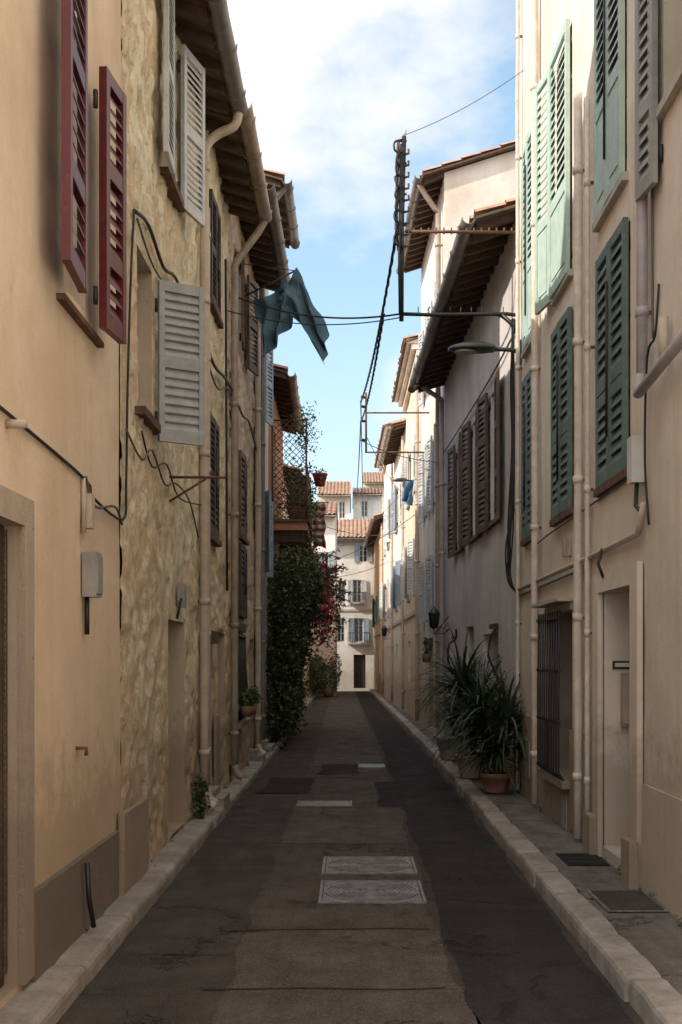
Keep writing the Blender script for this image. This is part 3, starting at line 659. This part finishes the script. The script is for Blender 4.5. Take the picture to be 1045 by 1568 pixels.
# ================================================================ ROAD
cx=lambda y: 0 if y<20 else -(y-20)*.0105
g=MB('ground'); S=600; g.quad((-S,-S,-.03),(S,-S,-.03),(S,S,-.03),(-S,S,-.03),'ground_soil'); g.obj()
g=MB('bounce_paving'); g.quad((-22,-22,.0),(-1.63,-22,.0),(-1.63,3.38,.0),(-22,3.38,.0),'bounce_paving'); g.obj()  # pale ground out of view, added to bounce sunlight onto the near walls
def strip(mb,x0,x1,y0,y1,z,mat,ja=.0,st=.25,endj=.0):
    n=max(1,int((y1-y0)/st)); vs=[]
    for i in range(n+1):
        y=y0+(y1-y0)*i/n; a=noise.noise(Vector((x0*5,y*1.3,1)))*ja+noise.noise(Vector((x0*5,y*6,1)))*ja*.4; b=noise.noise(Vector((x1*5,y*1.3,2)))*ja+noise.noise(Vector((x1*5,y*6,2)))*ja*.4
        vs+= [(x0+cx(y)+a,y+(U(-endj,endj) if i in (0,n) else 0),z),(x1+cx(y)+b,y+(U(-endj,endj) if i in (0,n) else 0),z)]
    mb.add(vs,[(2*i,2*i+1,2*i+3,2*i+2) for i in range(n)],mat)
def hstrip(mb,x0,x1,y,w,z,mat,ja=.03):
    n=max(2,int((x1-x0)/.05)); vs=[]
    for i in range(n+1):
        x=x0+(x1-x0)*i/n; o=ja*noise.noise(Vector((x*2.2,y,1))); a=w*(.6+.7*abs(noise.noise(Vector((x*8,y,7)))))
        vs+=[(x+cx(y),y+o-a,z),(x+cx(y),y+o+a,z)]
    mb.add(vs,[(2*i,2*i+2,2*i+3,2*i+1) for i in range(n)],mat)
r=MB('road'); strip(r,-1.62,1.6,-22,58.5,0,'asphalt_old'); r.add([(-14,49.9,-.008),(-14,57.9,-.008),(-1.9,57.9,-.008),(-1.9,49.9,-.008)],[(0,3,2,1)],'asphalt_old')
r.obj()
r=MB('road_patches')
ys=[-8,2.5,5.55,6.75,9.9,12.3,16.2,20,26,34,58]; mats=['asphalt_mid','asphalt_mid','asphalt_light','asphalt_mid','asphalt_light','asphalt_mid','asphalt_light','asphalt_mid','asphalt_light','asphalt_light']
for i in range(len(ys)-1): strip(r,-.62,.5,ys[i],ys[i+1]-.002,.004,mats[i],.07,.1,.0)
strip(r,.545,1.24,-8,58,.004,'asphalt_new',.05,.1)
for y in ys[1:-1]: hstrip(r,-.72,.46,y,.014,.0065,'asphalt_seam',.05)
for y,x0,x1 in ((6.2,-1.2,-.66),(8.9,-1.25,-.7),(11.3,-1.25,.3),(10.6,-1.2,-.66)): hstrip(r,x0,x1,y,.008,.0065,'asphalt_seam',.10)
strip(r,.3,.6,12.4,14.9,.008,'asphalt_seam',.03,.1); strip(r,-1.1,-.5,13.6,15.4,.008,'asphalt_seam',.12,.1,.06)
strip(r,-.45,.1,15.9,17.4,.009,'asphalt_seam',.10,.1,.06)
r.obj()
k=MB('kerb_stones'); kl=MB('kerb_stones')
def kerb(mb,xa,xb,y0,y1,h,sgn):
    y=y0
    while y<y1:
        L=U(.6,1.15); g_=.006; dz=U(-.006,.006); ya=y+g_; yb=min(y+L,y1)-g_; c=cx(y); s0=U(-.010,.010); s1=s0+U(-.006,.006)
        n=9; vs=[]
        prof=[(0,-.04),(0,h*.55),(.004,h-.022),(.014,h-.006),(.035,h),(1,h+.004),(1,-.04)]
        nn=n+1
        for i in range(nn):
            yy=ya+(yb-ya)*i/n; ed=.010 if i in(0,n) else 0
            for (p,z) in prof:
                if p<.5: x=(xa+sgn*p)+(s0+(s1-s0)*i/n if p<.1 else 0)+sgn*ed*.6
                else: x=xb
                wob=.008*noise.noise(Vector((x*7,yy*4,z*9+3)))
                vs.append((x+c+wob,yy,z+(dz-ed+wob*.5 if z>.03 else 0)))
        m=len(prof); fs=[(i*m+j,i*m+j+1,(i+1)*m+j+1,(i+1)*m+j) for i in range(n) for j in range(m-1)]
        fs+=[tuple(range(m)),tuple(n*m+j for j in range(m))[::-1]]
        mb.add(vs,fs,'kerb_stone'); y+=L
kerb(kl,-1.29,-1.50,-4,50,.10,-1); kerb(k,1.28,1.45,-8,57.8,.12,1); kl.obj(); k.obj()
p=MB('pavement')
y=-8
while y<57.6:
    L=U(.8,1.7); L=min(L,57.8-y); zt=.115+U(-.006,.006); zu=.115+U(-.006,.006); c0=cx(y); c1=cx(y+L)
    p.box8([(1.455+c0,y+.006,-.02),(2.05+c0,y+.006,-.02),(2.05+c1,y+L-.006,-.02),(1.455+c1,y+L-.006,-.02),(1.455+c0,y+.006,zt),(2.05+c0,y+.006,zu),(2.05+c1,y+L-.006,zu),(1.455+c1,y+L-.006,zt)],'pavement_concrete'); y+=L
p.quad((1.46,-8,.09),(2.02,-8,.09),(2.02,13,.09),(1.46,13,.09),'soil')
p.obj()
for (y,w) in ((16.8,.5),(18.5,.8),(11.6,.6)):
    s_=MB('door_step'); x=LX(y)
    s_.box(x-.05,x+.2,y,y+w,.05,.19,'kerb_stone'); s_.box(x-.05,x+.10,y+.05,y+w-.05,.192,.26,'kerb_stone'); s_.obj()
def manhole(x0,x1,y0,y1,kind):
    m=MB('manhole_cover'); z=.010; f=.02
    for a in ((x0,x1,y0,y0+f),(x0,x1,y1-f,y1),(x0,x0+f,y0+f,y1-f),(x1-f,x1,y0+f,y1-f)): m.box(a[0],a[1],a[2],a[3],-.01,z+.006,'cast_iron')
    m.box(x0+f+.006,x1-f-.006,y0+f+.006,y1-f-.006,-.01,z,'cast_iron'); m.box(x0+f,x1-f,y0+f,y1-f,-.02,.006,'soil')
    c=((x0+x1)/2,(y0+y1)/2); X=(x1-x0)/2-f-.02; Y=(y1-y0)/2-f-.02
    if kind==0:
        n=int(2*X/.03)
        for i in range(n):
            a=c[0]-X+i*.03; m.box(a,a+.014,c[1]-Y,c[1]+Y,z,z+.005,'cast_iron')
    else:
        for q in range(1,11):
            r0=X*q/10-.006; r1=r0+.014; vs=[];fs=[];N=40
            for i in range(N+1):
                th=2*math.pi*i/N
                for rr,zz in ((r0,z),(r0,z+.006),(r1,z+.006),(r1,z)): vs.append((c[0]+rr*math.cos(th),c[1]+rr*math.sin(th)*Y/X,zz))
            for i in range(N):
                for j in range(3): fs.append((4*i+j,4*i+4+j,4*i+5+j,4*i+1+j))
            m.add(vs,fs,'cast_iron')
        for sx in (-1,1):
            for sy in (-1,1):
                for q in range(4): a=q*.03; m.box(c[0]+sx*(X-a)-.006,c[0]+sx*(X-a)+.006,c[1]+sy*(Y-.12+a) if sy>0 else c[1]-Y,c[1]+Y if sy>0 else c[1]-Y+.12-a,z,z+.006,'cast_iron')
    m.obj()
manhole(-.225,.49,8.5,9.2,1); manhole(-.22,.49,7.48,8.2,1); manhole(-.6,0,12.4,12.85,0); manhole(.10,.49,16.8,17.4,0)
d=MB('drain_grate'); d.box(1.55,1.85,8.2,8.7,.122,.128,'asphalt_seam')
for i in range(8): d.box(1.57,1.83,8.23+i*.057,8.255+i*.057,.128,.134,'black_iron')
d.obj()
d=MB('manhole_cover'); d.box(1.5,1.86,6.7,7.3,.122,.127,'cast_iron'); d.box(1.52,1.84,6.72,7.28,.127,.13,'asphalt_old'); d.obj()

# ================================================================ POLE BRACKET, WIRES, LAMP
e=empty('utility_bracket',(1.88,12.9,5.5)); m=MB('arm')
m.tube([(1.9,12.9,5.48),(1.75,12.9,5.5),(.9,12.9,5.49),(.55,12.9,5.5)],.022,'black_iron',8); m.tube([(1.88,12.9,5.1),(1.86,12.9,5.35),(1.7,12.9,5.49)],.02,'black_iron',8)
m.tube([(.56,12.9,5.42),(.565,12.9,6.5),(.59,12.9,7.5)],.026,'black_iron',10); m.tube([(.50,12.9,6.45),(.51,12.9,7.0),(.525,12.9,7.45)],.018,'rust',8)
for z in (6.5,6.85,7.2,7.45): m.tube([(.49,12.9,z),(.62,12.9,z)],.014,'rust',6)
m.tube([(1.9,12.9,6.42),(.6,12.9,6.43)],.018,'rust',8)
for i in range(14): m.tube([(.7+i*.085,12.9,6.40),(.7+i*.085,12.9,6.47)],.010,'rust',5)
for i in range(9): m.tube([(.75+i*.12,12.9,5.49),(.75+i*.12,12.9,5.58)],.006,'black_iron',5)
random.seed(31)
for i in range(9):
    z=6.25+i*.13; m.tube(smoothpts([(.56,12.87,z),(.50+U(-.02,.03),12.82,z+.02),(.48+U(0,.04),12.84,z+.12),(.58,12.86,z+.16)],3),.012,'cable_black',6)
    m.tube([(.59,12.88,z),(.64,12.88,z+.01),(.64,12.88,z+.06)],.014,'old_wood',6)
for k in range(5):
    o=U(-.03,.05); m.tube(smoothpts([(.53+o,12.86,6.2),(.52+o+U(-.02,.02),12.85,6.6),(.53+o+U(-.02,.02),12.86,7.0),(.56+o*.5,12.86,7.4)],4),.009,'cable_black',6)
m.tube([(.54,12.86,5.5),(.53,12.85,6.2),(.55,12.86,7.0)],.014,'cable_black',6)
m.tube([(.59,12.9,7.5),(.6,12.9,7.58)],.02,'plastic_white',8)
m.obj(e)
e=empty('utility_bracket',(1.6,24,6)); m=MB('frame')
m.tube([(.30,24,5.94),(.30,24,7.2)],.022,'rust',8); m.tube([(.30,24,6.78),(1.66,24,6.78)],.018,'rust',8); m.tube([(.3,24,5.95),(1.66,24,5.95)],.018,'rust',8)
for z in (6.2,6.6,6.9,7.1): m.tube([(.28,24,z),(.19,24,z+.02)],.03,'cable_black',6)
m.obj(e)
def wire(name,a,b,sag,r,mat='cable_black',tw=0,n=24):
    m=MB(name); pts=[]
    for i in range(n+1):
        t=i/n; p=Vector(a).lerp(Vector(b),t); p.z-=sag*4*t*(1-t)
        pts.append(p)
    m.tube(pts,r,mat,6)
    if tw:
        for ph in (0,2.1,4.2):
            q=[]
            N=n*6
            for i in range(N+1):
                t=i/N; p=Vector(a).lerp(Vector(b),t); p.z-=sag*4*t*(1-t); an=ph+t*tw; q.append(p+Vector((math.cos(an)*r*1.2,0,math.sin(an)*r*1.2)))
            m.tube(q,r*.8,mat,5)
    m.obj()
wire('overhead_cable',(.52,12.85,6.5),(.19,24,7.0),.25,.011,tw=60)
wire('overhead_cable',(.36,12.9,5.5),(.19,24,6.6),.2,.009,tw=60)
wire('overhead_cable',(.19,24,6.6),(.16,47,8.0),.3,.014); wire('overhead_cable',(.19,24,7.0),(.6,57,8.6),.5,.012)
wire('overhead_cable',(.55,12.9,5.5),(-1.48,14.3,6.15),.14,.011); wire('overhead_cable',(.55,12.9,5.46),(-1.48,13.6,5.75),.12,.007)
wire('overhead_cable',(.6,12.9,7.52),(1.9,12.6,8.1),.06,.004,'cable_grey'); wire('overhead_cable',(.3,24,6.3),(1.55,30,5.8),.2,.008)
wire('overhead_cable',(1.7,20.9,5.2),(.19,24,6.2),.1,.008); wire('overhead_cable',(-1.3,24,4.7),(1.45,36,5.6),.25,.008); wire('overhead_cable',(1.6,27,5.1),(-1.7,40,4.9),.3,.008)
wire('overhead_cable',(1.45,33,6.4),(-1.5,49,6.0),.3,.008); wire('overhead_cable',(1.35,42,5.2),(-1.6,46,4.9),.2,.010)
def lamp(x0,x1,y,z,arm_x,sc_=1):
    e=empty('street_lamp',(arm_x,y,z)); m=MB('head'); N=14; K=16; vs=[];fs=[]
    for i in range(N+1):
        t=i/N; x=x0+(x1-x0)*t; w=.15*sc_*math.sin(math.pi*min(1,(t*.80+.03)))**.55; hh=.075*sc_*math.sin(math.pi*min(1,(t*.82+.02)))**.6+.008
        for k_ in range(K):
            th=2*math.pi*k_/K; zz=math.sin(th)*hh*(1 if math.sin(th)>0 else .35); vs.append((x,y+math.cos(th)*w,z+zz))
    for i in range(N):
        for k_ in range(K): fs.append((i*K+k_,i*K+(k_+1)%K,(i+1)*K+(k_+1)%K,(i+1)*K+k_))
    fs.append(tuple(range(K))); fs.append(tuple(N*K+k_ for k_ in range(K)))
    m.add(vs,fs,'lamp_grey',True); m.obj(e)
    l=MB('lens'); vs=[];
    for i in range(24):
        th=2*math.pi*i/24; vs.append((x0+(x1-x0)*.38+math.cos(th)*(x1-x0)*.24,y+math.sin(th)*.09*sc_,z-.034*sc_))
    vs2=[(a,b,c+.03) for a,b,c in vs]; l.add(vs+vs2,[tuple(range(24))]+[(i,(i+1)%24,24+(i+1)%24,24+i) for i in range(24)],'lamp_lens'); l.obj(e)
    a=MB('arm'); a.tube([(x1-.04,y,z+.005),(x1+(arm_x-x1)*.5,y,z),(arm_x,y,z-.03)],.024,'lamp_grey',8); a.box(arm_x-.02,arm_x+.01,y-.05,y+.05,z-.15,z+.1,'lamp_grey'); a.obj(e)
lamp(1.08,1.60,12.8,5.07,1.9); lamp(1.0,1.35,28,5.98,1.58,.9)
wire('overhead_cable',(1.55,12.9,5.5),(1.86,12.92,5.3),-.06,.012)
def lantern(x,y,z):
    e=empty('wall_lantern',(x,y,z)); m=MB('lantern')
    m.lathe(x-.28,y,[(.0,z+.2),(.03,z+.17),(.10,z+.08),(.11,z+.06),(.10,z+.055)],'black_iron',6)
    m.lathe(x-.28,y,[(.09,z+.055),(.06,z-.18),(.03,z-.2),(0,z-.21)],'window_glass',6)
    for i in range(6):
        a=2*math.pi*i/6; m.tube([(x-.28+.095*math.cos(a),y+.095*math.sin(a),z+.06),(x-.28+.063*math.cos(a),y+.063*math.sin(a),z-.18)],.009,'black_iron',5)
    m.tube([(x,y,z-.2),(x-.1,y,z-.28),(x-.28,y,z-.3),(x-.28,y,z-.2)],.012,'black_iron',6); m.tube([(x,y,z+.05),(x-.12,y,z-.1),(x-.26,y,z-.29)],.01,'black_iron',6)
    m.obj(e)
lantern(1.74,20.3,2.35); lantern(1.4,39.5,2.6)

def cloth(corners,nu,nv,amp,mb,mat='teal_cloth'):
    A,B,C,D=[Vector(c) for c in corners]; vs=[]
    for j in range(nv+1):
        for i in range(nu+1):
            u=i/nu;v=j/nv; p=(A.lerp(B,u)).lerp(D.lerp(C,u),v)
            f=math.sin(u*11+v*3.5)*amp*(.35+v)+amp*1.3*noise.noise(Vector((u*3,v*3,5+A.x))); e_=.05*noise.noise(Vector((u*3,v*3,2)))
            p+=Vector((f*.3+e_,f,f*.25-.06*math.sin(u*math.pi)*(1-v)+e_)); vs.append(p)
    mb.add(vs,[(j*(nu+1)+i,j*(nu+1)+i+1,(j+1)*(nu+1)+i+1,(j+1)*(nu+1)+i) for j in range(nv) for i in range(nu)],mat,True)
c=MB('teal_cloth_awning')
cloth([(-1.34,15.5,6.48),(-.86,15.5,6.74),(-.86,15.6,6.15),(-1.19,15.55,5.68)],32,32,.08,c)
cloth([(-.98,15.45,6.50),(-.745,15.5,6.92),(-.335,15.6,6.05),(-.352,15.6,5.62)],32,32,.07,c)
cloth([(-1.05,15.5,6.62),(-.75,15.55,6.88),(-.60,15.6,6.45),(-.95,15.55,6.2)],24,24,.06,c)
c.tube([(-1.5,15.5,6.5),(-.75,15.5,6.88)],.012,'cable_black',6); c.tube([(-1.5,15.45,6.95),(-.75,15.5,6.87)],.006,'cable_black',6)
c.obj()
c=MB('hanging_blue_cloth'); cloth([(1.25,27.5,5.9),(1.5,27.5,5.95),(1.45,27.6,5.3),(1.2,27.6,5.45)],12,12,.05,c,'blue_cloth'); c.obj()

# ================================================================ PLANTS
def blob(mb,cs,n,size,mats,shell=.55):
    tot=sum(c[3]*c[4]*c[5] for c in cs)
    for c in cs:
        for _ in range(int(n*c[3]*c[4]*c[5]/tot)):
            d=Vector((random.gauss(0,1),random.gauss(0,1),random.gauss(0,1))).normalized()
            rr=U(shell,1.0)**.7*(1+.35*noise.noise(d*2.2+Vector((c[0]*3,c[1],c[2]*2))))
            p=Vector((c[0]+d.x*c[3]*rr,c[1]+d.y*c[4]*rr,c[2]+d.z*c[5]*rr))
            if noise.noise(p*3.5)>.28: continue
            if p.z<.03 : continue
            mb.leaf(p,size,mats[0] if R()<.7 else mats[1])
random.seed(21)
b=MB('climbing_bush'); cs=[]
for i in range(9):
    y=20.2+i*.75; x=LX(y)
    cs+= [(x+.14,y,.9,.42,.6,.9),(x+.18,y+.2,2.0,.50,.6,.8),(x+.32,y+.1,2.9+.25*math.sin(i*1.7),.55,.6,.55)]
cs+= [(-.80,22.4,3.1,.42,.5,.45),(-.66,24,2.75,.48,.6,.5),(-.70,25.5,2.4,.45,.6,.5),(-1.15,20.3,3.2,.35,.4,.4)]
blob(b,cs,38000,.08,('leaf_dark','leaf_mid'),.35)
blob(b,[(-.74,23,3.2,.42,.9,.38),(-1.0,21.3,3.4,.38,.7,.32)],1900,.07,('leaf_mid','leaf_mid'))
for _ in range(300):
    c=random.choice(((-.52,22.4,3.1),(-.5,22.6,2.5),(-.52,23.2,2.1),(-.45,23.2,3.3),(-.42,22.8,2.8))); b.leaf((c[0]+random.gauss(0,.10),c[1]-.4+random.gauss(0,.3),c[2]+random.gauss(0,.15)),.075,'flower_pink',.9)
for i in range(14):
    y=U(20.3,26); b.tube([(LX(y)+.12,y,.1),(LX(y)+U(.1,.3),y+U(-.2,.2),1.2),(LX(y)+U(.1,.4),y+U(-.4,.4),2.6)],[.03,.02,.01],'wood_stem',6)
for i in range(40):
    y=U(20.2,25.5); x0=-1.1+U(0,.5); z0=U(2.5,3.5); pts=[Vector((x0,y,z0))]; dr=Vector((U(.2,.8),U(-.4,.2),U(.2,.9))).normalized()
    for q in range(6): pts.append(pts[-1]+dr*.11); dr=(dr+Vector((.05,0,-.22))).normalized()
    b.tube(pts,.005,'wood_stem',4)
    for p_ in pts[1:]:
        for _ in range(4): b.leaf(p_+Vector((U(-.03,.03),U(-.03,.03),U(-.03,.03))),.07,'leaf_mid')
b.obj()
b=MB('climbing_bush'); blob(b,[(-1.5,48.8,1.0,.45,.7,.9),(-1.0,49.0,.8,.5,.6,.7),(-.7,49.2,1.3,.3,.4,.6),(-1.4,46,1.0,.35,.9,.8)],5000,.09,('leaf_dark','leaf_mid')); 
for _ in range(60): b.leaf((-1.0+random.gauss(0,.25),48.5,1.8+random.gauss(0,.2)),.09,'flower_red',.9)
b.lathe(-1.0,48.9,[(0,.01),(.2,.01),(.26,.38),(.22,.38),(0,.34)],'terracotta_pot',14); b.obj()
def yucca(name,x,y,potr,poth,pot,n,L,zb=.125,heads=((0,0,0),),elmin=0):
    e=empty(name,(x,y,zb)); m=MB('pot')
    m.lathe(x,y,[(0,zb),(potr*.68,zb),(potr*.72,zb+.02),(potr*.95,zb+poth-.06),(potr*1.06,zb+poth-.055),(potr*1.08,zb+poth),(potr*.95,zb+poth),(potr*.92,zb+poth-.03)],pot,22)
    m.lathe(x,y,[(potr*.93,zb+poth-.035),(0,zb+poth-.03)],'soil',22); m.obj(e)
    l=MB('leaves')
    for (hx,hy,hz) in heads:
        base=Vector((x+hx,y+hy,zb+poth+hz)); l.tube([(x+hx*.4,y+hy*.4,zb+poth-.05),base],.02,'wood_stem',8)
        for i in range(n):
            az=U(0,2*math.pi); el=U(elmin,1.45); d_=Vector((math.cos(az)*math.cos(el),math.sin(az)*math.cos(el),math.sin(el))); LL=L*U(.55,1.25); w=U(.013,.026)
            p_=base+Vector((0,0,U(-.10,.12))); S_=7; vs=[]; side=d_.cross(Vector((0,0,1))).normalized()
            if side.length<.1: side=Vector((1,0,0))
            dr=U(.08,.42)
            for q in range(S_+1):
                ww=w*(1-(q/S_)**2)+.001; nrm=side.cross(d_).normalized()
                vs+= [p_-side*ww+nrm*ww*.35,p_.copy(),p_+side*ww+nrm*ww*.35]; p_=p_+d_*(LL/S_); d_=(d_+Vector((0,0,-dr*(.5+q*.12)))).normalized()
            for v in vs:
                if v.x>1.86: v.x=1.86-U(0,.02)
                if v.z<zb+.01: v.z=zb+.01
            fs=[]
            for q in range(S_):
                for s2 in (0,1): fs.append((3*q+s2,3*q+s2+1,3*q+4+s2,3*q+3+s2))
            l.add(vs,fs,'yucca_leaf',True)
    l.obj(e)
random.seed(5)
yucca('potted_yucca',1.60,12.7,.17,.22,'terracotta_pot',105,.64,heads=((.03,0,.16),(-.16,.1,.62),(.10,-.1,.5),(-.04,-.05,.32)),elmin=-.1)
yucca('potted_yucca',1.5,14.3,.2,.3,'stone_pot',130,.78,heads=((0,0,.25),(-.12,0,.75),(.1,.2,.5)))
yucca('potted_yucca',1.5,16.9,.26,.36,'stone_pot',80,.6,heads=((0,0,.2),))
def potplant(x,y,z,r,hh,leafs,size,ht,mt=('leaf_mid','leaf_dark'),pot='terracotta_pot',fl=0,name='potted_plant'):
    m=MB(name)
    if hh>.03: m.lathe(x,y,[(0,z),(r*.7,z),(r,z+hh),(r*.88,z+hh),(0,z+hh-.03)],pot,14)
    for i in range(7): a=U(0,6.3); m.tube([(x,y,z+hh-.05),(x+math.cos(a)*r*.6,y+math.sin(a)*r*.6,z+hh+ht*.8)],.006,'wood_stem',4)
    blob(m,[(x,y,z+hh+ht*.5,r*1.25,r*1.25,ht*.55)],leafs,size,mt,.2)
    for i in range(fl): m.leaf((x+random.gauss(0,r*.7),y+random.gauss(0,r*.7),z+hh+ht*.6+random.gauss(0,ht*.25)),.05,'flower_red',.9)
    m.obj()
potplant(-1.43,10.75,.09,.07,.0,420,.04,.45,mt=('leaf_dark','leaf_mid'),name='weeds'); potplant(-1.33,15.0,.88,.10,.14,330,.06,.22); potplant(-1.33,14.5,.88,.09,.13,240,.06,.18)
potplant(1.42,21.7,1.55,.10,.16,300,.06,.3,fl=10)
w_=MB('weeds')
for i in range(46):
    if R()<.5: x,z=U(-1.5,-1.46),.10
    else: x,z=U(1.84,1.88),.125
    y=U(5.5,20)
    for q in range(int(U(5,14))): w_.leaf((x+random.gauss(0,.012),y+random.gauss(0,.03),z+abs(random.gauss(0,.025))),.035,'leaf_mid',.35)
w_.obj()

# ================================================================ CAMERA, SUN, WORLD
cam=bpy.data.cameras.new('camera'); co=bpy.data.objects.new('camera',cam); sc.collection.objects.link(co); sc.camera=co
co.location=(0,0,1.6); co.rotation_euler=(math.radians(90),0,0); cam.sensor_fit='VERTICAL'; cam.sensor_height=36; cam.sensor_width=24; cam.lens=40.2
cam.shift_y=226/1568; cam.shift_x=-16.5/1568; cam.clip_end=2000
EL=math.radians(33); sd=Vector((-.93,-.36,0)).normalized(); S=Vector((sd.x*math.cos(EL),sd.y*math.cos(EL),math.sin(EL)))
sl=bpy.data.lights.new('sun','SUN'); sl.energy=5; sl.angle=math.radians(.5); sl.color=(1,.92,.81); so=bpy.data.objects.new('sun',sl); sc.collection.objects.link(so)
so.rotation_euler=(-S).to_track_quat('-Z','Y').to_euler(); so.location=S*40
w=bpy.data.worlds.new('World'); sc.world=w; w.use_nodes=True; nt=w.node_tree; bg=nt.nodes['Background']
sky=nd(nt,'ShaderNodeTexSky',sky_type='NISHITA'); sky.sun_disc=False; sky.sun_elevation=EL; sky.sun_rotation=math.atan2(S.x,S.y)%(2*math.pi); sky.dust_density=1.0; sky.air_density=1.0; sky.ozone_density=1.5
tc=nd(nt,'ShaderNodeTexCoord'); V=tc.outputs['Generated']
def dist(c):
    m=nd(nt,'ShaderNodeVectorMath',operation='DISTANCE'); nt.links.new(V,m.inputs[0]); m.inputs[1].default_value=Vector(c).normalized(); return m.outputs['Value']
mp=nd(nt,'ShaderNodeMapping'); mp.inputs['Scale'].default_value=(1,1,1.6); nt.links.new(V,mp.inputs['Vector'])
N1=noi(nt,mp.outputs['Vector'],4.2,10,.56)
nn=math_(nt,'MULTIPLY',math_(nt,'SUBTRACT',N1,.5),.42)
def cl_(c,r): return math_(nt,'ADD',math_(nt,'SUBTRACT',r,dist(c)),nn)
f=cl_((-.04,1,.70),.245)
for c_,r_ in (((.09,1,.24),.05),((.02,1,.12),.03),((.5,1,.3),.12),((-.8,.3,.5),.35)):
    f=math_(nt,'MAXIMUM',f,cl_(c_,r_))
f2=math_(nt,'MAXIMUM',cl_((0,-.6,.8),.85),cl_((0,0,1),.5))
mask=ramp(nt,f,-.02,.09); fill_cloud_mask=ramp(nt,f2,0,.3)
sp=nd(nt,'ShaderNodeSeparateXYZ'); nt.links.new(V,sp.inputs[0])
hz=ramp(nt,sp.outputs['Z'],.0,.30,(.65,.65,.65,1),(0,0,0,1))
skyb=mix(nt,1.0,mix(nt,1.0,sky.outputs['Color'],(1.5,1.5,1.5),'MULTIPLY'),(1.15,1.65,1.6),'ADD')
skyc=mix(nt,hz,skyb,(5.6,6.2,6.7))
col=mix(nt,mask,skyc,(7.8,7.6,7.4))
col=mix(nt,fill_cloud_mask,col,(15,14.4,13.7))  # unseen clouds overhead and behind the camera, brightened to fill the street with light
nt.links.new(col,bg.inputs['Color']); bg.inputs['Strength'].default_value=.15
